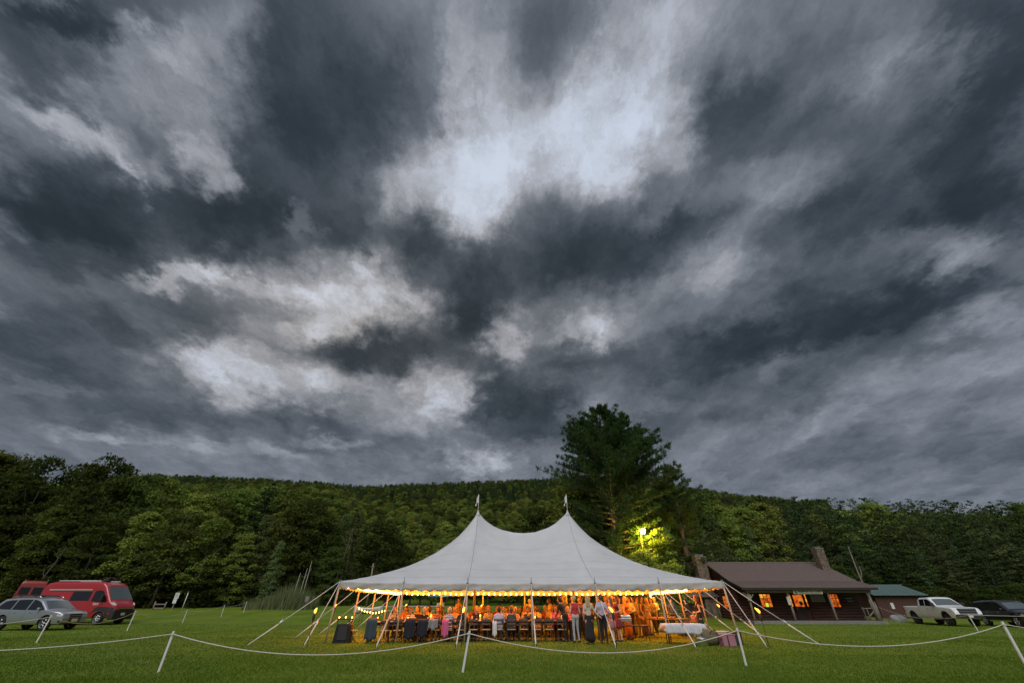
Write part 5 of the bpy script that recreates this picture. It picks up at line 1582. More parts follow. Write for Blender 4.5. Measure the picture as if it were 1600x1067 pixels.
def van(name, loc, rz, paint, label, scale=1.0, full=True):
    T = empty(name, loc, rz, label, "van", scale=scale)
    c = Car(6.0, 2.05, 0.38, [(-3.0, 2.30), (-2.98, 2.42), (-2.9, 2.52), (-2.4, 2.60), (.9, 2.60), (1.35, 2.54), (1.62, 2.38), (2.42, 1.50), (2.50, 1.42), (2.84, 1.18), (2.95, 1.05), (3.0, .88)], 1.25, .10, paint, nose=.22, tail=.02, rc=.14)
    W = (-1.75, 2.05)
    c.body(T, W, .36)
    c.side(T, "cab_window", [(1.02, 1.40, 2.02), (1.3, 1.36, 2.06), (1.62, 1.34, 2.02), (1.78, 1.33, 1.86), (2.02, 1.33, 1.62), (2.22, 1.33, 1.42)], GLASS)
    c.side(T, "side_window", [(-.62, 1.42, 1.98), (0.1, 1.42, 1.98), (.82, 1.42, 1.98)], GLASS)
    if full:
        c.side(T, "pale_side_band", [(-2.5, 2.06, 2.13), (-1, 2.06, 2.13), (.75, 2.06, 2.13)], BAND_CREAM, .05, (-1,))  # narrow cream band standing proud along one upper side
        c.side(T, "side_window", [(-2.55, 1.5, 1.95), (-1.6, 1.5, 1.95)], GLASS, .006, (1,))
        c.side(T, "louvre", [(-1.25, 1.40, 1.46), (-.85, 1.40, 1.46)], CHROME, .02, (-1,))
    for sg in (-1, 1): box_part(T, "rear_window", (-2.99, sg * .45, 1.72), (.05, .72, .62), GLASS, .02)
    c.over(T, "windshield", 1.70, 2.44, .86, GLASS_W, f2=.92)
    for x in (-.72, .92, 1.95): c.side(T, "door_seam", [(x, .5, 1.32 if x > 1 else 2.3), (x + .01, .5, 1.32 if x > 1 else 2.3)], GAP, .003)
    c.side(T, "rub_strip", [(-2.6, .62, .80), (-1.0, .62, .80), (1.4, .62, .80)], paint, .02)
    c.side(T, "fender_trim", [(1.50, .66, .72), (1.56, .72, .98), (1.72, .80, 1.06), (2.05, .82, 1.06), (2.38, .74, 1.06), (2.5, .42, 1.04), (2.86, .40, 1.00)], PLASTIC, .015)
    for sg in (-1, 1):
        box_part(T, "mirror", (1.92, sg * 1.17, 1.58), (.13, .24, .42), PLASTIC, .04)
        box_part(T, "headlight", (2.66, sg * .78, 1.16), (.34, .30, .24), LAMP_CL, .05, (0, .5, -sg * .45))
        box_part(T, "tail_light", (-2.99, sg * .9, 1.1), (.04, .14, .6), LAMP_RD, .01)
        MB().tube([(-2.3, sg * .82, 2.66), (.9, sg * .82, 2.66)], .03, 8).build("roof_rail", WHITE_PAINT, T, True)
    box_part(T, "bumper", (2.84, 0, .60), (.36, 1.80, .62), PLASTIC, .08)
    g = box_part(T, "grille", (3.0, 0, .86), (.08, 1.1, .2), PLASTIC, .02)
    MB().box((3.04, 0, .96), (.02, 1.25, .03)).build("grille_bar", CHROME, g)
    box_part(T, "number_plate", (3.03, -.1, .62), (.02, .32, .16), PLATE, .004)
    c.wheels(T, W, .36, .24, RIM, 8)
    if full:
        box_part(T, "roof_vent", (.75, -.1, 2.70), (.5, .5, .12), PLASTIC, .03, (0, -.15, 0))
        box_part(T, "vent_lid", (.8, -.1, 2.80), (.52, .52, .04), GLASS_W, .015, (0, -.35, 0))
        # door lettering: RAM in pale strokes
        mb = MB(); y = -(c.w(1.5, 1.22) + .012); x0, z0, h = 1.32, 1.16, .13
        def st(ax, az, bx, bz):
            L_ = sqrt((bx - ax) ** 2 + (bz - az) ** 2)
            mb.box((x0 + (ax + bx) / 2, y, z0 + (az + bz) / 2), (L_ + .012, .006, .03), (0, -math.atan2(bz - az, bx - ax), 0))
        st(0, 0, 0, h); st(0, h, .07, h); st(.07, h, .07, h * .5); st(0, h * .5, .07, h * .5); st(.03, h * .5, .085, 0)
        st(.12, 0, .165, h); st(.165, h, .21, 0); st(.135, h * .4, .195, h * .4)
        st(.25, 0, .25, h); st(.25, h, .30, h * .4); st(.30, h * .4, .35, h); st(.35, h, .35, 0)
        mb.build("door_lettering", PLATE, T)
    return T

def pickup(name, loc, rz, paint, label):
    T = empty(name, loc, rz, label, "pickup")
    c = Car(5.75, 2.0, 0.50, [(-2.875, 1.10), (-2.85, 1.30), (-.82, 1.33), (-.80, 1.40), (-.72, 1.80), (-.55, 1.90), (.4, 1.93), (.62, 1.86), (1.30, 1.34), (1.45, 1.30), (2.55, 1.22), (2.74, 1.15), (2.84, 1.00), (2.875, .74)], 1.28, .16, paint, nose=.06, rc=.06)
    W = (-1.85, 1.85)
    cut = MB().box((-1.84, 0, 1.45), (1.90, 1.62, 1.0)).build("cut", GAP)
    c.body(T, W, .43, [cut])
    c.side(T, "side_window", [(-.56, 1.35, 1.78), (-.2, 1.34, 1.80), (.0, 1.34, 1.81)], GLASS)
    c.side(T, "side_window", [(.07, 1.34, 1.81), (.4, 1.33, 1.80), (.66, 1.32, 1.70), (1.05, 1.32, 1.44), (1.18, 1.32, 1.35)], GLASS)
    c.over(T, "windshield", .70, 1.28, .84, GLASS_W, f2=.92)
    for x in (-.62, .03, 1.12): c.side(T, "door_seam", [(x, .6, 1.3), (x + .01, .6, 1.3)], GAP, .003)
    c.side(T, "bed_seam", [(-.86, .6, 1.30), (-.845, .6, 1.30)], GAP, .003)
    c.side(T, "running_board", [(-1.25, .50, .62), (1.2, .50, .62)], WHITE_PAINT, .03)
    c.side(T, "door_handle", [(.18, 1.13, 1.16), (.36, 1.13, 1.16)], PLASTIC, .03)
    for wx in W:
        c.side(T, "arch_flare", [(wx + .53 * cos(a), .43 + .50 * sin(a), .43 + .58 * sin(a)) for a in [pi * k / 12 for k in range(12, -1, -1)]], PLASTIC, .018)
    for sg in (-1, 1):
        box_part(T, "mirror", (1.10, sg * 1.13, 1.44), (.14, .26, .24), PLASTIC, .04)
        box_part(T, "headlight", (2.63, sg * .82, 1.02), (.30, .30, .24), LAMP_CL, .04, (0, .25, -sg * .4))
        box_part(T, "tail_light", (-2.83, sg * .93, 1.05), (.10, .10, .38), LAMP_RD, .02)
    g = box_part(T, "grille", (2.80, 0, .98), (.14, 1.30, .40), PLASTIC, .04)
    for z in (.86, .98, 1.10): MB().box((2.885, 0, z), (.03, 1.2, .035)).build("grille_bar", CHROME, g)
    box_part(T, "hood_scoop", (2.35, 0, 1.25), (.4, .9, .05), PLASTIC, .02)
    box_part(T, "bumper", (2.83, 0, .66), (.22, 1.88, .26), PLASTIC, .05)
    box_part(T, "number_plate", (2.95, 0, .66), (.02, .32, .15), PLATE, .004)
    box_part(T, "rear_bumper", (-2.88, 0, .66), (.16, 1.8, .2), CHROME, .03)
    c.wheels(T, W, .43, .28, RIM_DK, 6)
    return T

SILVER = mat("silver_paint", (0.34, 0.37, 0.40), 0.28, metal=0.55, coat=0.6)
RED = mat("red_paint", (0.36, 0.018, 0.024), 0.30, coat=0.7, var=0.06, vscale=2)
RED2 = mat("red_paint_faded", (0.30, 0.04, 0.035), 0.45, coat=0.3)
WHITE_P = mat("white_car_paint", (0.80, 0.81, 0.82), 0.32, coat=0.5)
DARK_P = mat("plum_black_paint", (0.020, 0.016, 0.022), 0.22, coat=0.8)
suv("silver_suv", (-30.6 - 1.55, 32.95, 0), radians(-3), SILVER, "silver SUV with roof bars parked in front of the red van", scale=1.1)
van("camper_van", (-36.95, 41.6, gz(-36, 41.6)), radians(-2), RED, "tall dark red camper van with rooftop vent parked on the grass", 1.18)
van("red_van", (-55.2, 54.0, gz(-55.2, 54.0)), radians(134), RED2, "second red van mostly hidden behind the camper van", 1.1, False)
pickup("pickup_truck", (35.9, 40.3, 0), radians(-98), WHITE_P, "white pickup truck with black wheels beside the teal roofed shed")
suv("dark_suv", (38.9, 37.6, 0), radians(-100), DARK_P, "dark plum SUV parked next to the white pickup", RIM, False, 1.04)
def white_boat():
    T = empty("rowing_boat", (-15.6, 52, gz(-15.6, 52)), radians(4), "low white rowing boat lying on the lawn behind the tent", "boat")
    P = []
    for i in range(15):
        t = -1 + 2 * i / 14
        w = .62 * (1 - abs(t) ** 2.6); h = .42 + .22 * t * t
        P.append([(t * 1.5, w * cos(a), .06 + h * (1 - sin(a) ** 1.2) if True else 0) for a in [pi * k / 10 for k in range(11)]])
    hull = MB().grid(P).build("hull", WHITE_P, T, True)
    hull.modifiers.new("skin", 'SOLIDIFY').thickness = .03
    for x in (-.5, .45): MB().box((x, 0, .36), (.22, 1.0, .035)).build("thwart", WOOD_SEAT, T)
WOOD_SEAT = mat("boat_seat", (.25, .18, .11), .7, var=.2)
white_boat()


# ------------------------------------------------------------------ rope fence on white stakes
STAKE_M = mat("stake_white", (0.60, 0.61, 0.60), 0.7, var=0.1, vscale=6)
ROPE_M = mat("rope", (0.56, 0.53, 0.46), 0.85, var=0.12, vscale=30)
def stake(x, y, h, label, lean=0.0, w=0.055, group="white rope fence stakes"):
    z = gz(x, y)
    S = empty("fence_stake", (x, y, z), 0, label, "stake", group)
    MB().box((lean * .5, 0, h / 2 - .08), (w, w * .55, h + .16), (0, math.atan2(lean, h), 0), 0.006).build("shaft", STAKE_M, S)
    MB().lathe([(w * .62, 0), (w * .66, .02), (w * .62, .05)], (lean * .93, 0, h * .93 - .03), 8).build("rope_knot", ROPE_M, S)
    return Vector((x + lean * .93, y - .01, z + h * .93))
def rope(a, b, sag, label, r=0.011):
    a, b = Vector(a), Vector(b)
    pts = []
    n = 26
    for i in range(n + 1):
        t = i / n
        p = a.lerp(b, t); p.z -= sag * 4 * t * (1 - t)
        p.z = max(p.z, gz(p.x, p.y) + .03)
        pts.append(p)
    o = MB().tube(pts, r, 5).build("rope", ROPE_M, None, True)
    return tag(o, label, "rope", "ropes of the lawn fence")
s1 = stake(-8.8, 12.8, 0.83, "white stake holding the rope between the silver SUV and the tent")
s2 = stake(-1.26, 13.0, 0.86, "white stake in front of the middle of the tent", 0.13)
s3 = stake(6.49, 14.15, 0.86, "white stake in front of the pink crate and cloth covered table")
s4 = stake(14.68, 14.58, 0.99, "wide white stake in front of the dark plum SUV", 0, 0.075)
rope((-19.5, 11.6, .8), s1, .34, "rope running from outside the lawn to the stake by the silver SUV")
rope(s1, s2, .44, "rope sagging across the left half of the tent front", .012)
rope(s2, s3, .46, "rope sagging across the right half of the tent front", .012)
rope(s3, s4, .44, "rope sagging in front of the cabin and pickup", .012)
rope(s4, (24.5, 15.6, .75), .3, "rope leading away from the stake by the dark plum SUV")
t1 = stake(-20.78, 21.75, 1.0, "white stake standing by the front wheel of the silver SUV", 0.05)
t2 = stake(-25.0, 31.9, 1.08, "white stake just ahead of the red camper van's bumper", 0.04)
t3 = stake(-29.3, 43.3, 1.0, "white stake between the camper van and the trail notice board", 0.03, .05)
t4 = stake(-29.6, 49.2, 1.0, "farther of the two slim white stakes before the tall weeds", 0, .05)
t5 = stake(-29.5, 52.9, 1.05, "slim white stake closest to the tall weeds", 0, .05)
rope((-27.0, 20.0, .75), t1, .25, "rope leading to the stake by the silver SUV's wheel")
rope(t1, t2, .42, "rope from the silver SUV to the camper van's bumper")
rope(t2, t3, .40, "rope sagging from the camper van towards the notice board", .013)
rope(t3, t4, .25, "rope between the slim stakes on the far lawn", .014)
rope(t4, t5, .18, "short rope between the two farthest stakes", .014)
u1 = stake(29.58, 31.2, .92, "white stake in front of the white pickup's grille", -.08)
rope(u1, (34.0, 44.5, 1.25), .5, "rope from the pickup's grille back to the dead tree", .012)
rope(u1, (44, 27.0, .9), .1, "rope from the pickup's stake past the dark plum SUV", .012)

# ------------------------------------------------------------------ torches
FLAME = mat("flame", (1, .5, .1), .5, emit=(1.0, 0.20, 0.015), estr=9.0)
BAMBOO = mat("bamboo_dark", (.035, .026, .018), .7, var=.3)
def torch(x, y, h, label, wind=0.5):
    z = gz(x, y)
    T = empty("tiki_torch", (x, y, z), 0, label, "torch", "garden torches around the tent")
    MB().tube([(0, 0, -.1), (0, 0, h - .1)], [.012, .014], 7).build("pole", BAMBOO, T, True)
    MB().lathe([(.018, -.26), (.05, -.16), (.055, -.06), (.035, 0), (.02, .01)], (0, 0, h - .04), 10).build("oil_holder", BAMBOO, T, True)
    MB().tube([(0, 0, h - .04), (0, 0, h)], .010, 6).build("wick", ROPE_M, T)
    MB().tube([(0, 0, h - .01), (.012 * wind, 0, h + .035), (.05 * wind, 0, h + .085), (.11 * wind, 0, h + .13), (.17 * wind, 0, h + .17)], [.02, .045, .042, .025, .004], 8).build("flame", FLAME, T, True)
    return T
for x, lab in ((-8.15, "lit torch beside the speaker at the tent's front corner"), (-2.02, "lit torch in front of the guest with the pink jacket"),
               (4.16, "lit torch beside the standing couple at the tent front"), (10.23, "lit torch in front of the cabin porch")):
    torch(x, 19.9, 1.16, lab, -.9 if x > 0 else .3)
for x, lab in ((-13.69, "lit torch on the lawn left of the white car"), (-8.23, "lit torch at the rear tent corner near the white rail"), (-2.38, "lit torch behind the tent near the blue umbrella"),
               (3.71, "lit torch behind the tent near the slim tree trunk"), (16.04, "lit torch on the lawn by the cabin wing")):
    torch(x, 37.0, 1.28, lab, .5 if x < 10 else -1.0)


# ------------------------------------------------------------------ people: one continuous skin grown from a posed skeleton
SKINS = [mat("skin_a", (0.52, 0.33, 0.24), .6), mat("skin_b", (0.42, 0.25, 0.17), .6), mat("skin_c", (0.58, 0.39, 0.30), .6)]
HAIRS = {k: mat("hair_" + k, c, .55, var=.2, vscale=20) for k, c in dict(blonde=(.42, .30, .16), brown=(.07, .04, .022), dark=(.018, .014, .012), grey=(.30, .29, .28), auburn=(.16, .06, .03)).items()}
EYE = mat("eye_dark", (.02, .015, .012), .4)
SHOE = mat("shoe_dark", (.03, .026, .024), .5)
def cloth(name, col, **k): return mat("cloth_" + name, col, .85, var=.12, vscale=7, **k)
CL = {n: cloth(n, c) for n, c in dict(black=(.012, .012, .014), navy=(.009, .010, .020), lavender=(.42, .40, .52), cream=(.52, .47, .38), red=(.42, .035, .045), pink=(.55, .10, .22), floral=(.36, .17, .20),
      wine=(.13, .02, .03), brown=(.16, .08, .04), mustard=(.42, .28, .06), ivory=(.56, .52, .44), grey=(.20, .20, .21), charcoal=(.05, .05, .055), rust=(.34, .12, .05), peach=(.50, .28, .18), teal=(.030, .048, .062),
      jeans=(.10, .15, .22), tan=(.34, .26, .17), white=(.60, .60, .60), plum=(.14, .05, .12), sage=(.20, .25, .16), palejean=(.32, .36, .40), blue=(.10, .16, .32)).items()}
STRIPE = bpy.data.materials.new("cloth_stripe"); STRIPE.use_nodes = True
def _stripe():
    nt = STRIPE.node_tree; b = nt.nodes['Principled BSDF']; b.inputs['Roughness'].default_value = .85
    tc = nt.nodes.new('ShaderNodeTexCoord'); wv = nt.nodes.new('ShaderNodeTexWave'); wv.bands_direction = 'Z'; wv.inputs['Scale'].default_value = 4.2
    rp = nt.nodes.new('ShaderNodeValToRGB'); rp.color_ramp.interpolation = 'CONSTANT'
    rp.color_ramp.elements[0].color = (.58, .56, .55, 1); rp.color_ramp.elements[1].position = .62; rp.color_ramp.elements[1].color = (.10, .06, .12, 1)
    nt.links.new(tc.outputs['Object'], wv.inputs['Vector']); nt.links.new(wv.outputs['Fac'], rp.inputs[0]); nt.links.new(rp.outputs[0], b.inputs['Base Color'])
_stripe()
CL['stripe'] = STRIPE

def surface_nets(F, o, h):
    """iso-surface of a sampled field (negative inside) as a quad mesh"""
    S = F < 0
    nx, ny, nz = F.shape
    c = np.zeros((nx - 1, ny - 1, nz - 1), np.int8)
    acc = np.zeros((nx - 1, ny - 1, nz - 1, 3)); cnt = np.zeros((nx - 1, ny - 1, nz - 1))
    corners = [(i, j, k) for i in (0, 1) for j in (0, 1) for k in (0, 1)]
    def sub(A, d): return A[d[0]:d[0] + nx - 1, d[1]:d[1] + ny - 1, d[2]:d[2] + nz - 1]
    for a in corners:
        for ax in range(3):
            if a[ax] == 1: continue
            b = list(a); b[ax] = 1; b = tuple(b)
            fa, fb = sub(F, a), sub(F, b)
            x = (fa < 0) != (fb < 0)
            t = np.where(x, fa / np.where(x, fa - fb, 1), 0)
            for q in range(3):
                acc[..., q] += np.where(x, a[q] + (t if q == ax else 0), 0)
            cnt += x
    m = cnt > 0
    idx = -np.ones(m.shape, np.int64); idx[m] = np.arange(m.sum())
    I = np.argwhere(m)
    V = (acc[m] / cnt[m][:, None] + I) * h + o
    Q = []
    for ax in range(3):
        u, v = (ax + 1) % 3, (ax + 2) % 3
        s0 = [slice(1, -1)] * 3; s1 = [slice(1, -1)] * 3
        s0[ax] = slice(0, -1); s1[ax] = slice(1, None)
        a, b = S[tuple(s0)], S[tuple(s1)]
        E = np.argwhere(a != b)
        if not len(E): continue
        fl = a[tuple(E.T)]
        P = E.copy(); P[:, u] += 1; P[:, v] += 1
        def cell(du, dv):
            R = P.copy(); R[:, u] += du; R[:, v] += dv
            return idx[tuple(R.T)]
        q = np.stack([cell(-1, -1), cell(0, -1), cell(0, 0), cell(-1, 0)], 1)
        q[~fl] = q[~fl][:, ::-1]
        Q.append(q)
    Q = np.concatenate(Q)
    return V, Q[(Q >= 0).all(1)]

def grow(prims, h=0.021, k=0.022, cut=None):
    """prims: (a, b, ra, rb, material). returns verts, quads, material per quad"""
    A = np.array([p[0] for p in prims], float); B = np.array([p[1] for p in prims], float)
    r = max(max(p[2], p[3]) for p in prims)
    lo = np.minimum(A, B).min(0) - r - 2 * h; hi = np.maximum(A, B).max(0) + r + 2 * h
    n = np.ceil((hi - lo) / h).astype(int) + 1
    X = np.stack(np.meshgrid(*[lo[i] + h * np.arange(n[i]) for i in range(3)], indexing='ij'), -1)
    def dist(X, p):
        a, b = np.array(p[0], float), np.array(p[1], float)
        ab = b - a; L = max(ab @ ab, 1e-9)
        t = np.clip(((X - a) @ ab) / L, 0, 1)
        sq = p[5] if len(p) > 5 else None
        d = X - (a + t[..., None] * ab)
        if sq is not None: d = d / np.array(sq)
        return np.linalg.norm(d, axis=-1) - (p[2] + (p[3] - p[2]) * t)
    F = None
    for p in prims:
        d = dist(X, p)
        if F is None: F = d
        else:
            hh = np.clip(0.5 + 0.5 * (d - F) / k, 0, 1)
            F = d * (1 - hh) + F * hh - k * hh * (1 - hh)
    if cut is not None: F = np.maximum(F, cut(X))
    V, Q = surface_nets(F, lo, h)
    C = V[Q].mean(1)
    D = np.stack([dist(C, p) for p in prims], 1)
    return V, Q, np.array([p[4] for p in prims])[D.argmin(1)]

def hand(mb, wrist, d, up, mi=0):
    """palm with four curled fingers and a thumb from the side of the palm"""
    d = Vector(d).normalized(); up = Vector(up); side = d.cross(up).normalized(); nrm = side.cross(d).normalized()
    w = Vector(wrist)
    mb.mi = mi
    mb.tube([w - d * .02, w + d * .03, w + d * .085], [.024, .034, .034], 8)
    for i, (o, l) in enumerate(((-.027, .062), (-.009, .072), (.009, .068), (.026, .052))):
        p = w + d * .08 + side * o
        mb.tube([p, p + d * l * .5 - nrm * .006, p + d * l * .85 - nrm * .03], [.0095, .009, .007], 5)
    p = w + d * .03 + side * .03
    mb.tube([p, p + d * .03 + side * .028, p + d * .06 + side * .03 - nrm * .01], [.012, .011, .008], 5)

def person_mesh(kind, arms, long_hair=0, female=False, head_turn=0.0, lean=0.0):
    """kind: stand / sit ; arms: pair of (elbow, wrist) ; slots: skin, top, bottom, shoes, eyes"""
    P = []
    SK, TP, BT, SH = 0, 1, 2, 3
    sit = kind.startswith('sit')
    z0 = 0.50 if sit else 0.94
    f = 0.90 if female else 1.0
    def T(x, y, z):                       # torso leans about the hips
        dz = z - z0
        return (x, y + sin(lean) * dz, z0 + cos(lean) * dz)
    ch = z0 + 0.36; nk = z0 + 0.55; hd = z0 + 0.70
    P += [(T(-.07 * f, 0, z0 + .02), T(.07 * f, 0, z0 + .02), .125, .125, TP if (sit or 'dress' in kind) else BT, (1, .86, 1)),
          (T(0, 0, z0 + .08), T(0, .01, ch - .06), .125 * f, .135 * f, TP, (1.08, .80, 1)),
          (T(-.075 * f, 0, ch + .02), T(.075 * f, 0, ch + .02), .13 * f, .13 * f, TP, (1, .82, 1)),
          (T(-.15 * f, -.01, z0 + .485), T(.15 * f, -.01, z0 + .485), .065, .065, TP),
          (T(0, -.005, z0 + .50), T(0, .01, nk + .06), .056, .050, SK)]
    if female:
        P += [(T(-.075, .085, ch + .02), T(-.075, .09, ch + .02), .062, .062, TP), (T(.075, .085, ch + .02), T(.075, .09, ch + .02), .062, .062, TP)]
    hx, hy = sin(head_turn), cos(head_turn)
    def Hd(r, fwd, z):                    # head frame: right, forward, up
        b = T(0, 0.012, hd)
        return (b[0] + r * hy - fwd * hx * -1 * 1.0, b[1] + fwd * hy - r * hx * -1 * -1.0, b[2] + z)
    P += [(Hd(0, -.012, .035), Hd(0, -.005, .045), .092, .088, SK, (.90, 1.06, 1.08)), (Hd(0, .022, -.045), Hd(0, .028, -.06), .062, .050, SK),
          (Hd(0, .088, .0), Hd(0, .104, -.015), .014, .018, SK), (Hd(-.082, -.005, .0), Hd(-.082, -.005, -.015), .02, .016, SK), (Hd(.082, -.005, .0), Hd(.082, -.005, -.015), .02, .016, SK)]
    sleeve = not ('dress' in kind or 'bare' in kind)
    for sg, (el, wr) in zip((-1, 1), arms):
        s = T(sg * .185 * f, -.01, z0 + .46)
        P += [(s, el, .056 * f, .043 * f, TP), (el, wr, .042 * f, .028, TP if sleeve else SK)] if sleeve else [(s, el, .050 * f, .040 * f, SK), (el, wr, .039 * f, .027, SK)]
    if sit:
        for sg in (-1, 1):
            hp, kn, an = (sg * .09, .02, z0 - .0), (sg * .11, .43, z0 + .02), (sg * .11, .40, .09)
            P += [(hp, kn, .085, .062, BT), (kn, an, .057, .038, BT), ((an[0], an[1] - .05, .045), (an[0], an[1] + .14, .04), .042, .036, SH)]
    else:
        hem = {'stand_long': .10, 'stand_short': .50, 'stand_long_dress': .06, 'stand_short_dress': .48}.get(kind)
        for sg in (-1, 1):
            hp, kn, an = (sg * .085, 0, .90), (sg * .095, .025, .49), (sg * .10 + (.02 if sg > 0 else 0), -.02, .085)
            lm = SK if hem is not None else BT
            P += [(hp, kn, .088 * f, .060 * f, lm), (kn, an, .056 * f, .038, lm), ((an[0], an[1] - .04, .04), (an[0] + sg * .02, an[1] + .16, .035), .042, .034, SH)]
        if hem is not None:
            skirt = TP if 'dress' in kind else BT
            P += [((0, 0, .98), (0, .0, hem + .17), .125, .215 if hem < .3 else .20, skirt, (1.0, .82, 1))]
            P += [((-.06, .02, hem + .3), (-.10, .03, hem + .10), .12, .11, skirt), ((.06, -.02, hem + .3), (.11, -.03, hem + .10), .12, .11, skirt)]
    V, Q, M = grow(P)
    mb = MB()
    for sg, (el, wr) in zip((-1, 1), arms):
        hand(mb, wr, Vector(wr) - Vector(el), (0, .3, 1) if sit else (sg, 0, .1), 0)
    mb.mi = 4
    for sg in (-1, 1): mb.box(Hd(sg * .033, .082, .022), (.022, .012, .012))
    mb.mi = 4
    mb.box(Hd(0, .088, -.052), (.044, .01, .008))
    nv = len(V)
    verts = [tuple(v) for v in V] + mb.v
    faces = [tuple(q) for q in Q] + [tuple(i + nv for i in fc) for fc in mb.f]
    me = mesh_from("body", verts, faces, [SKINS[0], CL['grey'], CL['navy'], SHOE, EYE], list(M) + mb.m, True)
    # hair: a shell over the skull, open at the face
    hp = [(Hd(0, -.022, .045), Hd(0, -.018, .06), .104, .098, 0, (.92, 1.06, 1.08)), (Hd(0, -.06, .0), Hd(0, -.065, -.04), .078, .07, 0)]
    if long_hair: hp += [(Hd(-.04, -.075, -.02), Hd(-.05, -.10, -.05 - long_hair), .06, .045, 0), (Hd(.04, -.075, -.02), Hd(.05, -.10, -.05 - long_hair), .06, .04, 0),
                         (Hd(-.07, -.03, 0), Hd(-.085, -.04, -.12), .035, .03, 0), (Hd(.07, -.03, 0), Hd(.085, -.04, -.12), .035, .03, 0)]
    fc = np.array(Hd(0, .10, -.02))
    V, Q, M = grow(hp, 0.016, 0.02, lambda X: 0.098 - np.linalg.norm((X - fc) / np.array([1.0, 1.0, 1.12]), axis=-1))
    hair = fast_mesh("hair", V, Q, HAIRS['brown'], smooth=True)
    return me, hair

S_ = lambda *a: a
PM = {
    'man': person_mesh('stand', (((-.25, -.03, 1.14), (-.27, .08, .92)), ((.25, -.03, 1.14), (.27, .08, .92)))),
    'man_bent': person_mesh('stand', (((-.27, -.05, 1.15), (-.20, .20, 1.12)), ((.27, -.06, 1.15), (.14, .24, 1.10))), head_turn=.3),
    'man_pocket': person_mesh('stand', (((-.30, -.10, 1.16), (-.20, -.02, .98)), ((.28, -.06, 1.14), (.24, .06, .94))), head_turn=-.2),
    'man_lean': person_mesh('stand', (((-.24, .25, 1.08), (-.18, .42, .92)), ((.24, .22, 1.10), (.16, .40, .95))), lean=.42),
    'woman_long': person_mesh('stand_long', (((-.22, -.02, 1.14), (-.20, .10, .94)), ((.32, .02, 1.16), (.52, .06, 1.00))), .22, True),
    'woman_jeans': person_mesh('stand_bare', (((-.24, -.05, 1.14), (-.16, .12, 1.05)), ((.23, -.03, 1.14), (.22, .12, .96))), 0, True, .3),
    'woman_short': person_mesh('stand_short_dress', (((-.23, -.02, 1.14), (-.12, .18, 1.10)), ((.23, -.02, 1.14), (.20, .12, .95))), .16, True, -.3),
    'woman_gown': person_mesh('stand_long_dress', (((-.22, -.02, 1.14), (-.10, .20, 1.15)), ((.22, -.02, 1.14), (.22, .10, .94))), .10, True, .2),
    'sit_man': person_mesh('sit', (((-.26, .10, .72), (-.16, .36, .80)), ((.26, .10, .72), (.17, .36, .80))), lean=.10),
    'sit_man_lean': person_mesh('sit', (((-.25, .18, .74), (-.10, .40, .80)), ((.25, .20, .74), (.12, .42, .80))), 0, False, .35, .22),
    'sit_woman': person_mesh('sit_bare', (((-.24, .10, .72), (-.13, .35, .80)), ((.24, .12, .72), (.14, .36, .82))), .14, True, -.3, .08),
    'sit_woman_short': person_mesh('sit', (((-.24, .10, .72), (-.13, .35, .80)), ((.23, .16, .76), (.06, .28, .95))), 0, True, .25, .06),
}
def person(kind, x, y, face, hair, top, bottom, label, group=None, skin=0, scale=1.0, z=None, shoes=None):
    """face: heading in degrees, 0 looks away from the camera, 180 towards it"""
    body, hm = PM[kind]
    o = link("person", body, None, (x, y, gz(x, y) if z is None else z), (0, 0, radians(face)))
    o.scale = (scale, scale, scale)
    for i, m in ((0, SKINS[skin % 3]), (1, CL[top]), (2, CL[bottom]), (3, shoes or SHOE)):
        o.material_slots[i].link = 'OBJECT'; o.material_slots[i].material = m
    h = link("hair", hm, o)
    h.material_slots[0].link = 'OBJECT'; h.material_slots[0].material = HAIRS[hair]
    return tag(o, label, "person", group)

GST = "guests standing at the right of the tables"
person('woman_long', 3.33, 21.05, 4, 'blonde', 'cream', 'black', "person in long black skirt and pale top reaching towards the man in lavender shirt", GST, 2, 0.97)
person('man_pocket', 3.98, 21.35, -4, 'brown', 'lavender', 'navy', "person in lavender shirt and navy trousers seen from behind at the tent front", GST, 2, 1.0)
person('woman_jeans', 2.86, 21.95, 14, 'blonde', 'red', 'palejean', "person in red top and pale jeans beside the long black skirt", GST, 0, 0.98)
person('woman_short', 4.60, 22.35, 65, 'auburn', 'floral', 'floral', "person in knee length pink floral dress beside the lavender shirt", GST, 2, 0.96)
person('woman_short', 4.98, 22.75, 110, 'auburn', 'wine', 'wine', "person in dark wine dress next to the steel chafing dish", GST, 0, 1.0)
person('man_lean', 2.45, 22.3, 50, 'dark', 'black', 'black', "person in black bending over the end of the dining table", GST, 1)
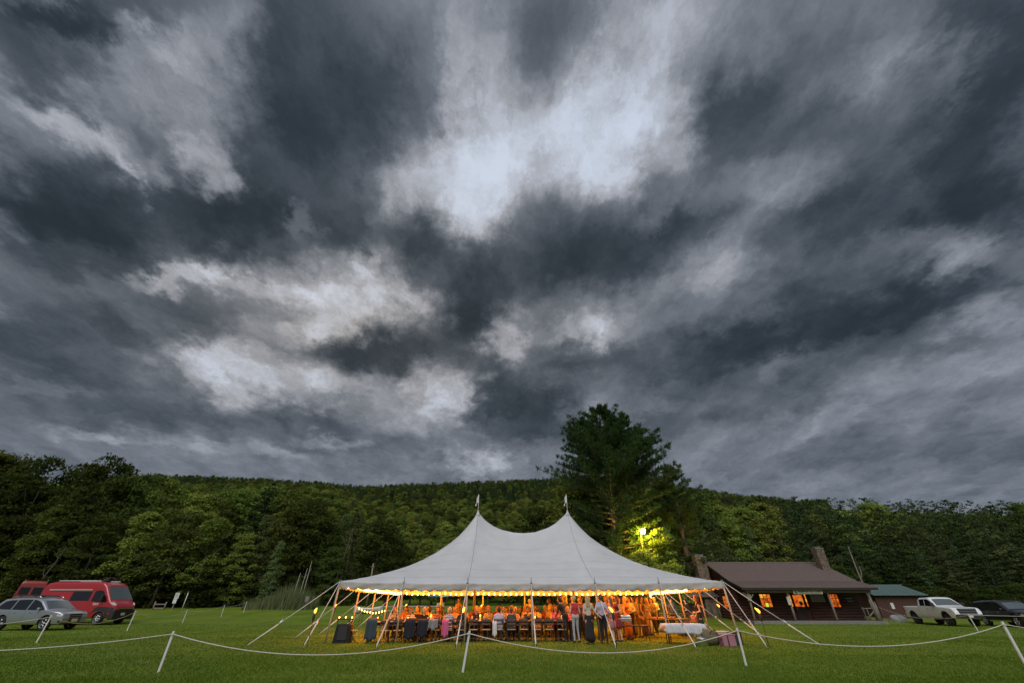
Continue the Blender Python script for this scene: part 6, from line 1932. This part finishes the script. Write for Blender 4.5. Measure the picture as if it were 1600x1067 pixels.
bk = [('man', 3.1, 24.4, 150, 'dark', 'charcoal', 'black', "person in charcoal shirt facing the front group"), ('woman_jeans', 3.9, 24.2, 190, 'brown', 'rust', 'navy', "person in rust top behind the lavender shirt"),
      ('man', 4.5, 24.9, 200, 'brown', 'peach', 'navy', "person in peach shirt listening behind the couple"), ('man_bent', 5.15, 24.6, 160, 'grey', 'tan', 'charcoal', "person in tan jacket behind the chafing dish"),
      ('man', 5.75, 25.6, 215, 'brown', 'cream', 'brown', "person in cream shirt near the middle of the standing crowd"), ('woman_gown', 6.3, 26.6, 200, 'brown', 'wine', 'wine', "person in long wine gown behind the buffet"),
      ('woman_gown', 6.95, 27.8, 150, 'blonde', 'mustard', 'mustard', "person in long mustard gown by the rear lights"), ('woman_gown', 7.3, 26.9, 240, 'brown', 'brown', 'brown', "person in long brown gown facing the ivory gown"),
      ('woman_gown', 7.78, 27.6, 120, 'blonde', 'ivory', 'ivory', "person in flowing ivory gown near the bar"), ('man', 8.25, 28.3, 150, 'brown', 'grey', 'charcoal', "person in grey waistcoat beside the ivory gown"),
      ('man', 3.6, 25.6, 170, 'dark', 'wine', 'black', "person in wine shirt deep in the standing crowd"), ('woman_jeans', 5.3, 27.0, 140, 'blonde', 'red', 'charcoal', "person in red blouse at the back of the standing crowd"),
      ('man_bent', 9.15, 30.6, 120, 'grey', 'white', 'black', "cook in white jacket bending over the bar table"), ('man', 10.9, 32.6, 160, 'brown', 'charcoal', 'black', "musician in charcoal holding an instrument by the cabin wing"),
      ('man_bent', 12.1, 33.2, 110, 'dark', 'black', 'black', "musician in black standing behind the drum"),
      ('man_lean', 2.55, 29.7, 60, 'brown', 'mustard', 'black', "waiter in yellow shirt serving at the rear tables"), ('woman_jeans', -3.35, 30.0, 170, 'brown', 'peach', 'navy', "person standing in peach top between the rear tables"),
      ('man', 4.0, 27.6, 185, 'dark', 'peach', 'navy', "person in peach shirt standing near the centre pole"), ('man', 1.2, 33.0, 200, 'grey', 'white', 'navy', "person in white shirt standing at the rear eave")]
more = [('woman_jeans', 3.35, 23.4, 170, 'brown', 'plum', 'black', "person in plum top squeezed between the red and the lavender tops"), ('man', 4.25, 23.5, 195, 'dark', 'navy', 'black', "person in navy jacket right behind the lavender shirt"),
        ('woman_gown', 5.7, 24.0, 230, 'blonde', 'rust', 'rust', "person in rust gown behind the buffet table"), ('man_bent', 6.2, 25.2, 130, 'dark', 'white', 'navy', "person in white shirt talking behind the buffet table"),
        ('man', 6.75, 25.9, 250, 'brown', 'tan', 'brown', "person in tan suit facing the mustard gown"), ('woman_short', 4.85, 26.1, 150, 'blonde', 'peach', 'peach', "person in short peach dress in the middle of the crowd"),
        ('man', 2.75, 25.3, 120, 'grey', 'blue', 'navy', "person in blue shirt at the edge of the standing crowd"), ('man_bent', 7.2, 29.2, 210, 'brown', 'brown', 'charcoal', "person in brown jacket deep behind the mustard gown"),
        ('woman_jeans', 8.7, 29.6, 100, 'dark', 'black', 'black', "person in black by the hanging bulb cluster"), ('woman_gown', 6.0, 28.6, 190, 'auburn', 'sage', 'sage', "person in long sage gown at the rear of the crowd")]
for k, x, y, fc, hr, tp, bt, lab in bk + more:
    person(k, x, y, fc, hr, tp, bt, lab, GST, random.randrange(3), random.uniform(.96, 1.03))
person('woman_short', 8.95, 23.1, 82, 'auburn', 'black', 'black', "waitress in black dress standing beside the white cloth table", "catering staff", 0, 1.02)

# ------------------------------------------------------------------ tables and chairs
WOOD_DK = mat("table_wood", (.045, .026, .017), .5, var=.3, vscale=3, stretch=(1, 6, 6))
WOOD_CH = mat("chair_wood", (.075, .040, .022), .5, var=.25, vscale=6)
SEATPAD = mat("chair_seat", (.34, .25, .16), .7, var=.1)
def make_table(x, y, w, d, label, group, top=None, h=.76):
    T = empty("dining_table", (x, y, gz(x, y)), 0, label, "table", group)
    n = 4
    for i in range(n):
        link("plank", TABLE_PLANK, T, (0, -d / 2 + d * (i + .5) / n, h - .02)).scale = (w / 2.4, d / .76, 1)
    MB().box((0, 0, h - .09), (w - .2, d - .16, .09)).build("apron", WOOD_DK, T)
    for a in (-1, 1):
        for b in (-1, 1):
            link("leg", TABLE_LEG, T, (a * (w / 2 - .16), b * (d / 2 - .1), 0))
    return T
TABLE_PLANK = MB().box((0, 0, 0), (2.4, .184, .04), None, .006).mesh("plank", WOOD_DK)
TABLE_LEG = MB().box((0, 0, .36), (.07, .07, .74)).mesh("leg", WOOD_DK)

CH_SEAT = MB().box((0, 0, .45), (.40, .40, .035), None, .012).mesh("seat", SEATPAD)
CH_BACK = MB().box((0, -.215, .80), (.36, .018, .09), (-.10, 0, 0), .006).mesh("back_slat", WOOD_CH)
CH_BACK2 = MB().box((0, -.205, .66), (.36, .018, .06), (-.10, 0, 0), .006).mesh("back_slat", WOOD_CH)
CH_STILE = MB().tube([(0, .18, 0), (0, -.19, .46), (0, -.235, .86)], .016, 6).mesh("frame_stile", WOOD_CH)
CH_LEG = MB().tube([(0, -.20, 0), (0, .17, .45)], .016, 6).mesh("leg", WOOD_CH)
CH_BAR = MB().tube([(-.19, -.12, .14), (.19, -.12, .14)], .010, 6).mesh("stretcher", WOOD_CH)
def make_chair(x, y, face, label, group):
    T = empty("folding_chair", (x, y, gz(x, y)), radians(face), label, "chair", group)
    link("seat", CH_SEAT, T); link("back_slat", CH_BACK, T); link("back_slat", CH_BACK2, T); link("stretcher", CH_BAR, T)
    for s in (-1, 1):
        link("frame_stile", CH_STILE, T, (s * .195, 0, 0)); link("leg", CH_LEG, T, (s * .17, 0, 0))
    return T

ROWS = [22.95, 25.7, 28.4, 31.0]
ROWNAME = ["front", "second", "third", "rear"]
for r, y in enumerate(ROWS):
    for i in range(4):
        make_table(-5.55 + i * 2.42, y, 2.40, .76, "long dark wooden dining table in the %s row under the tent" % ROWNAME[r], "dining tables in rows")
tops = ['rust', 'peach', 'cream', 'brown', 'charcoal', 'mustard', 'wine', 'tan', 'plum', 'grey', 'blue', 'red', 'sage', 'navy', 'ivory', 'pink']
hairs = ['brown', 'dark', 'blonde', 'brown', 'grey', 'auburn']
sk = ['sit_man', 'sit_woman', 'sit_man_lean', 'sit_woman_short']
rg = random.Random(21)
def seated(x, y, face, row, where, kind=None, **kw):
    tp = kw.get('top') or rg.choice(tops); hr = kw.get('hair') or rg.choice(hairs)
    kind = kind or rg.choice(sk)
    lab = kw.get('label') or "person in %s seated %s the %s row of tables" % ({'rust': 'rust red', 'sage': 'sage green'}.get(tp, tp), where, ROWNAME[row])
    person(kind, x, y, face, hr, tp, rg.choice(['navy', 'charcoal', 'black', 'tan', 'jeans']), lab, "guests seated at the tables", rg.randrange(3), rg.uniform(.96, 1.04))
    # hair colour keeps look-alikes apart
    return hr
# front row, near side: chairs tucked in, a few taken
CHX = [-6.35 + i * .575 for i in range(16)]
taken = {6: dict(kind='sit_woman_short', top='stripe', hair='blonde', label="person in striped top seated at the front table with pink jacket on the chair"),
         7: dict(kind='sit_man', top='black', hair='dark', label="person in black seated beside the striped top"),
         10: dict(kind='sit_man', top='lavender', hair='dark', label="person in lavender shirt seated at the front table with back turned"),
         11: dict(kind='sit_woman_short', top='charcoal', hair='brown', label="person in charcoal jacket seated beside the seated lavender shirt")}
for i, x in enumerate(CHX):
    make_chair(x, 22.40 + (0 if i in (0, 3, 4, 5, 6, 10) else rg.uniform(-.06, .06)), 0 if i in (0, 3, 4, 5, 6, 10) else rg.uniform(-7, 7), "empty dark folding chair tucked in at the near side of the front table" if i not in taken else "occupied dark folding chair at the near side of the front table", "folding chairs at the front table")
    if i in taken: seated(x, 22.44, rg.uniform(-8, 8), 0, "at", **taken[i])
make_chair(-7.35, 22.7, -62, "empty folding chair turned sideways at the end of the front table", "folding chairs at the front table")
def seat_row(y, face, row, where, n, x0, x1, skip=()):
    for i in range(n):
        if i in skip: continue
        x = x0 + (x1 - x0) * (i + rg.uniform(-.15, .15)) / (n - 1)
        make_chair(x, y, face, "folding chair under a guest on the %s side of the %s row" % (where, ROWNAME[row]), "folding chairs at the %s row" % ROWNAME[row])
        seated(x, y + (.04 if face == 0 else -.04), face + rg.uniform(-14, 14), row, "on the %s side of" % where)
seat_row(23.55, 180, 0, "far", 15, -6.3, 2.7, (0, 12))
seat_row(25.15, 0, 1, "near", 15, -6.2, 2.7, (1, 8))
seat_row(26.30, 180, 1, "far", 15, -6.4, 2.6, (6,))
seat_row(27.85, 0, 2, "near", 14, -6.2, 2.6, (3, 9))
seat_row(29.0, 180, 2, "far", 14, -6.4, 2.4, (5, 12))
seat_row(31.6, 180, 3, "far", 12, -6.2, 2.2, (4,))

# jackets and wraps left on chairs
def draped(x, y, col, label, w=.42, z1=.9, z0=.28):
    P = []
    for k in range(9):
        t = k / 8
        P.append([(x + (-w / 2 + w * i / 10) * (1 + .12 * t), y - .31 - .025 * sin(i * 1.1 + k * .25) - .02 * t + (.10 if k == 0 else 0), z1 - (z1 - z0) * t + .05 * sin(i * .9) * t) for i in range(11)])
    o = MB().grid(P).build("jacket", CL[col], None, True)
    o.modifiers.new("cloth", 'SOLIDIFY').thickness = .012
    tag(o, label, "jacket", "clothes hung on chairs")
draped(CHX[0], 22.42, 'teal', "dusty blue shawl hung over the end chair of the front table", .46, .9, .10)
draped(CHX[3], 22.42, 'navy', "long navy coat hung over a front row chair", .44, .9, .14)
draped(CHX[4], 22.42, 'navy', "second navy coat hung over the neighbouring front row chair", .42, .88, .22)
draped(CHX[5] - .1, 22.42, 'grey', "crumpled grey jacket on a front row chair beside the striped top", .40, .86, .5)
draped(CHX[6] - .12, 22.42, 'pink', "bright pink jacket hanging on the chair of the striped top", .28, .86, .22)
draped(CHX[10] - .18, 22.42, 'white', "white cardigan hanging on the chair of the seated lavender shirt", .18, .8, .25)

# candle lanterns, glasses and plates on the tables
CANDLE = mat("candle_flame", (1, .6, .2), .4, emit=(1.0, .30, .025), estr=11.0)
WAX = mat("wax", (.7, .55, .35), .5, emit=(1.0, .35, .05), estr=.35)
GLASSY = mat("table_glass", (.55, .45, .35), .08, spec=.9)
PLATE_W = mat("plate_ware", (.6, .56, .5), .35)
L_BASE = MB().lathe([(.055, 0), (.055, .012), (.05, .02)], n=10).lathe([(.032, .02), (.032, .13), (.028, .135)], n=10).mesh("candle", WAX, True)
L_RIM = MB().lathe([(.058, .20), (.062, .21), (.058, .22)], n=12).tube([(.056, 0, 0), (.056, 0, .21)], .005, 5).tube([(-.056, 0, 0), (-.056, 0, .21)], .005, 5).tube([(0, .056, 0), (0, .056, .21)], .005, 5).mesh("lantern_frame", IRON)
L_FL = MB().lathe([(.004, 0), (.020, .02), (.018, .04), (.003, .075)], (0, 0, .135), 8).mesh("flame", CANDLE, True)
GL_ME = MB().lathe([(.030, 0), (.006, .008), (.005, .07), (.03, .09), (.036, .13), (.030, .17)], n=8).mesh("wine_glass", GLASSY, True)
PL_ME = MB().lathe([(.06, 0), (.10, .008), (.125, .018), (.12, .022)], n=14).mesh("plate", PLATE_W, True)
BT_ME = MB().lathe([(.036, 0), (.037, .17), (.014, .22), (.013, .29)], n=9).mesh("bottle", mat("bottle_glass", (.03, .045, .025), .15))
for r, y in enumerate(ROWS):
    for i in range(8):
        x = -6.3 + i * 1.21 + rg.uniform(-.2, .2)
        zt = gz(x, y) + .76
        T = empty("candle_lantern", (x, y + rg.uniform(-.05, .05), zt), 0, "lit candle in a wire lantern on the %s row of tables" % ROWNAME[r], "candle lantern", "candle lanterns on the tables")
        k = rg.uniform(.8, 1.5) if r == 0 else 1.0
        T.scale = (k, k, k)
        link("candle", L_BASE, T); link("lantern_frame", L_RIM, T); link("flame", L_FL, T)
    if r > 1: continue
    for i in range(15):
        x = -6.4 + i * .64 + rg.uniform(-.12, .12)
        tag(link("wine_glass", GL_ME, None, (x, y + rg.choice((-.2, .2)) + rg.uniform(-.06, .06), gz(x, y) + .76)), "stemmed glass standing on the %s row of tables" % ROWNAME[r], "glass", "glasses on the tables")
        if i % 2: tag(link("plate", PL_ME, None, (x + .2, y + rg.choice((-.22, .22)), gz(x, y) + .76)), "pale plate set on the %s row of tables" % ROWNAME[r], "plate", "plates on the tables")
    for i in range(4):
        x = -5.6 + i * 2.3 + rg.uniform(-.3, .3)
        tag(link("bottle", BT_ME, None, (x, y + .08, gz(x, y) + .76)), "dark bottle standing among the candles on the %s row of tables" % ROWNAME[r], "bottle", "bottles on the tables")

# ------------------------------------------------------------------ catering corner
def plain_table(x, y, w, d, h, m, label, rz=0):
    T = empty("folding_table", (x, y, gz(x, y)), rz, label, "table", "catering tables")
    MB().box((0, 0, h - .02), (w, d, .04), None, .008).build("table_top", m, T)
    for a in (-1, 1):
        for b in (-1, 1): MB().tube([(a * (w / 2 - .1), b * (d / 2 - .08), 0), (a * (w / 2 - .14), b * (d / 2 - .1), h - .03)], .018, 6).build("leg", IRON, T)
    return T
plain_table(5.75, 23.3, 1.5, .7, .60, WOOD_DK, "dark folding table carrying the steel chafing dish")
D_ = empty("chafing_dish", (5.36, 23.2, .60), 0, "steel chafing dish on a dark table beside the standing guests", "chafing dish")
MB().box((0, 0, .22), (.62, .42, .16), None, .02).build("pan", STEEL, D_)
MB().box((0, 0, .35), (.60, .40, .12), None, .05).build("lid", STEEL, D_)
MB().tube([(-.1, -.2, .40), (0, -.23, .42), (.1, -.2, .40)], .012, 6).build("handle", STEEL, D_)
for a in (-1, 1):
    for b in (-1, 1): MB().tube([(a * .28, b * .18, 0), (a * .26, b * .17, .16)], .012, 6).build("leg", STEEL, D_)
plain_table(8.3, 26.2, 1.9, .75, .78, WOOD_DK, "dark serving table with orange lit trays near the bar")
for i, x in enumerate((7.6, 8.1, 8.6)):
    tag(MB().box((x, 26.15, .83), (.36, .30, .08), None, .015).build("food_tray", mat("tray_copper", (.55, .25, .08), .4, metal=.5)), "copper food tray on the serving table", "tray", "copper trays")
WHITE_CLOTH = mat("white_cloth", (.56, .56, .60), .85, var=.06, vscale=3)
T_ = plain_table(7.5, 21.6, 1.55, .74, .71, WOOD_DK, "folding table hidden under a white cloth at the tent front corner")
def cloth_drape():
    """cloth over the table: flat top, hanging folds, one corner hanging low"""
    x0, x1, y0, y1, zt = 6.68, 8.36, 21.2, 22.0, .722
    nx, ny = 44, 30
    P = []
    for j in range(ny + 1):
        row = []
        v = -.42 + (1.84) * j / ny
        for i in range(nx + 1):
            u = -.16 + 1.34 * i / nx
            cu, cv = min(1, max(0, u)), min(1, max(0, v))
            du, dv = abs(u - cu) * (x1 - x0), abs(v - cv) * (y1 - y0)
            over = max(du, dv) if min(du, dv) == 0 else sqrt(du * du + dv * dv)
            fold = .03 * sin(i * 1.15 + j * .3) + .02 * sin(i * .53 + 1)
            drop = over * (1.0 + (.35 if (u > .62 and v < .5) else 0.0) * max(0, min(1, (u - .62) / .35)))
            outx = (.035 + fold * (dv == 0)) * (1 if u > 1 else -1 if u < 0 else 0) * min(1, du / .05)
            outy = (.035 + fold) * (1 if v > 1 else -1 if v < 0 else 0) * min(1, dv / .05)
            sh = .12 * over * (1 if u > .8 else -.2)
            row.append((x0 + (x1 - x0) * cu + outx + sh, y0 + (y1 - y0) * cv + outy, zt - min(drop, .66) + .004 * sin(i * .8) * (over == 0)))
        P.append(row)
    o = MB().grid(P).build("tablecloth", WHITE_CLOTH, None, True)
    o.modifiers.new("cloth", 'SOLIDIFY').thickness = .006
    tag(o, "white cloth draped unevenly over the corner table", "tablecloth")
cloth_drape()
def crate(name, x, y, d, m, label, cat, rz=0.0, lid=None, handles=True):
    T = empty(name, (x, y, gz(x, y)), rz, label, cat, "boxes stacked at the tent corner")
    MB().box((0, 0, d[2] / 2), d, None, .025).build("body", m, T)
    MB().box((0, 0, d[2] + .015), (d[0] + .03, d[1] + .03, .05), None, .015).build("lid", lid or m, T)
    if handles:
        for s in (-1, 1): MB().tube([(s * (d[0] / 2 + .01), -.09, d[2] * .7), (s * (d[0] / 2 + .035), 0, d[2] * .66), (s * (d[0] / 2 + .01), .09, d[2] * .7)], .012, 6).build("handle", PLASTIC, T)
    MB().box((-d[0] * .12, -d[1] / 2 - .008, d[2] * .5), (.045, .01, d[2] * .98)).build("strap", PLASTIC, T)
    return T
crate("pink_crate", 8.93, 20.6, (.54, .38, .38), mat("pink_plastic", (.36, .16, .20), .5, var=.1), "faded pink cooler box with black strap on the grass", "cooler box", .08)
crate("black_crate", 9.35, 21.15, (.6, .42, .34), PLASTIC, "black storage crate behind the pink cooler box", "crate", -.1)
crate("brown_crate", 9.75, 21.75, (.5, .45, .40), WOOD_CH, "brown wooden crate at the tent corner pole", "crate", .15, None, False)
crate("white_box", 9.15, 22.0, (.9, .5, .42), mat("pale_card", (.5, .47, .42), .8), "flat pale cardboard box resting behind the black crate", "box", .05, None, False)
T_ = empty("duffel_bag", (8.42, 21.0, gz(8.4, 21)), .3, "bulging olive duffel bag beside the pink cooler box", "bag", "boxes stacked at the tent corner")
olive = mat("olive_canvas", (.12, .10, .055), .9, var=.25, vscale=5, bump=.3, bscale=9)
MB().lathe([(.05, -.40), (.20, -.37), (.26, -.2), (.27, 0), (.26, .2), (.20, .37), (.05, .40)], (0, 0, .25), 14, 'X').build("bag_body", olive, T_, True)
MB().tube([(-.18, -.2, .4), (-.1, -.28, .52), (.1, -.28, .52), (.18, -.2, .4)], .016, 6).build("strap", PLASTIC, T_, True)
MB().box((.05, .25, .42), (.5, .3, .3), (.2, .1, .3), .08).build("side_pocket", mat("tan_canvas", (.22, .16, .09), .9, var=.2), T_)
T_ = empty("stock_pot", (7.95, 20.85, gz(7.9, 20.8)), 0, "low steel pot standing on the grass by the cloth covered table", "pot", "boxes stacked at the tent corner")
MB().lathe([(.22, 0), (.25, .02), (.25, .22), (.26, .23)], n=18).build("pot_body", STEEL, T_, True)
MB().lathe([(.26, .235), (.2, .27), (.03, .29), (.03, .32)], n=18).build("pot_lid", STEEL, T_, True)
# bar and band gear towards the cabin
plain_table(10.0, 30.0, 2.2, .7, .95, WOOD_DK, "tall dark bar table near the hanging bulbs")
crate("grey_bin", 9.55, 27.2, (.7, .5, .75), mat("grey_plastic", (.16, .18, .20), .5), "tall blue grey bin beside the bar", "bin", 0)
T_ = empty("drum", (11.9, 31.7, gz(11.9, 31.7)), 0, "copper coloured drum on a stand by the band", "drum")
MB().lathe([(.24, .45), (.25, .47), (.25, .82), (.24, .84)], n=20).build("shell", mat("drum_shell", (.28, .12, .06), .35), T_, True)
MB().lathe([(.255, .82), (.255, .85), (.235, .852)], n=20).build("hoop", CHROME, T_, True)
for a in (0, 2.1, 4.2): MB().tube([(cos(a) * .3, sin(a) * .3, 0), (cos(a) * .15, sin(a) * .15, .5)], .012, 6).build("leg", CHROME, T_)
# loudspeaker under a black cover at the other corner
T_ = empty("covered_speaker", (-7.72, 22.6, gz(-7.7, 22.6)), .12, "black covered loudspeaker at the tent's front corner beside a metal rack", "speaker")
P = []
for k in range(9):
    t = k / 8
    P.append([((.32 + .07 * (1 - t) + .012 * sin(i * 2.1)) * (1 if abs(cos(2 * pi * i / 28)) > .72 else abs(cos(2 * pi * i / 28)) / .72) * (1 if cos(2 * pi * i / 28) > 0 else -1),
               (.26 + .03 * (1 - t)) * (1 if abs(sin(2 * pi * i / 28)) > .72 else abs(sin(2 * pi * i / 28)) / .72) * (1 if sin(2 * pi * i / 28) > 0 else -1), .70 * t) for i in range(29)])
P.append([(0, 0, .71)] * 29)
MB().grid(P).build("cover", mat("black_cover", (.006, .0065, .007), .8, bump=.3, bscale=20), T_, True)
MB().box((0, -.30, .36), (.4, .02, .5), None, .01).build("front_grille", PLASTIC, T_)
T_ = empty("metal_rack", (-8.0, 23.3, gz(-8, 23.3)), .1, "slim metal rack with small lights behind the covered speaker", "rack")
for s in (-1, 1): MB().tube([(s * .33, 0, 0), (s * .33, 0, .86)], .018, 6).build("leg", IRON, T_)
MB().box((0, 0, .87), (.75, .12, .04)).build("top_bar", IRON, T_)
for s in (-.3, 0, .3): link("bulb", BULB_ME, T_, (s, 0, .95)).scale = (.5, .5, .5)
# drinks table with a festoon beyond the tent
plain_table(-11.4, 40.0, 2.4, .8, .95, WOOD_DK, "dark drinks table with a bulb garland behind the tent corner")
string_light([(-12.6, 39.55, 1.28), (-11.4, 39.5, .98), (-10.2, 39.55, 1.2)], .26, "bulb garland hung along the drinks table behind the tent", sag=.05, span=1.2, scale=.9)
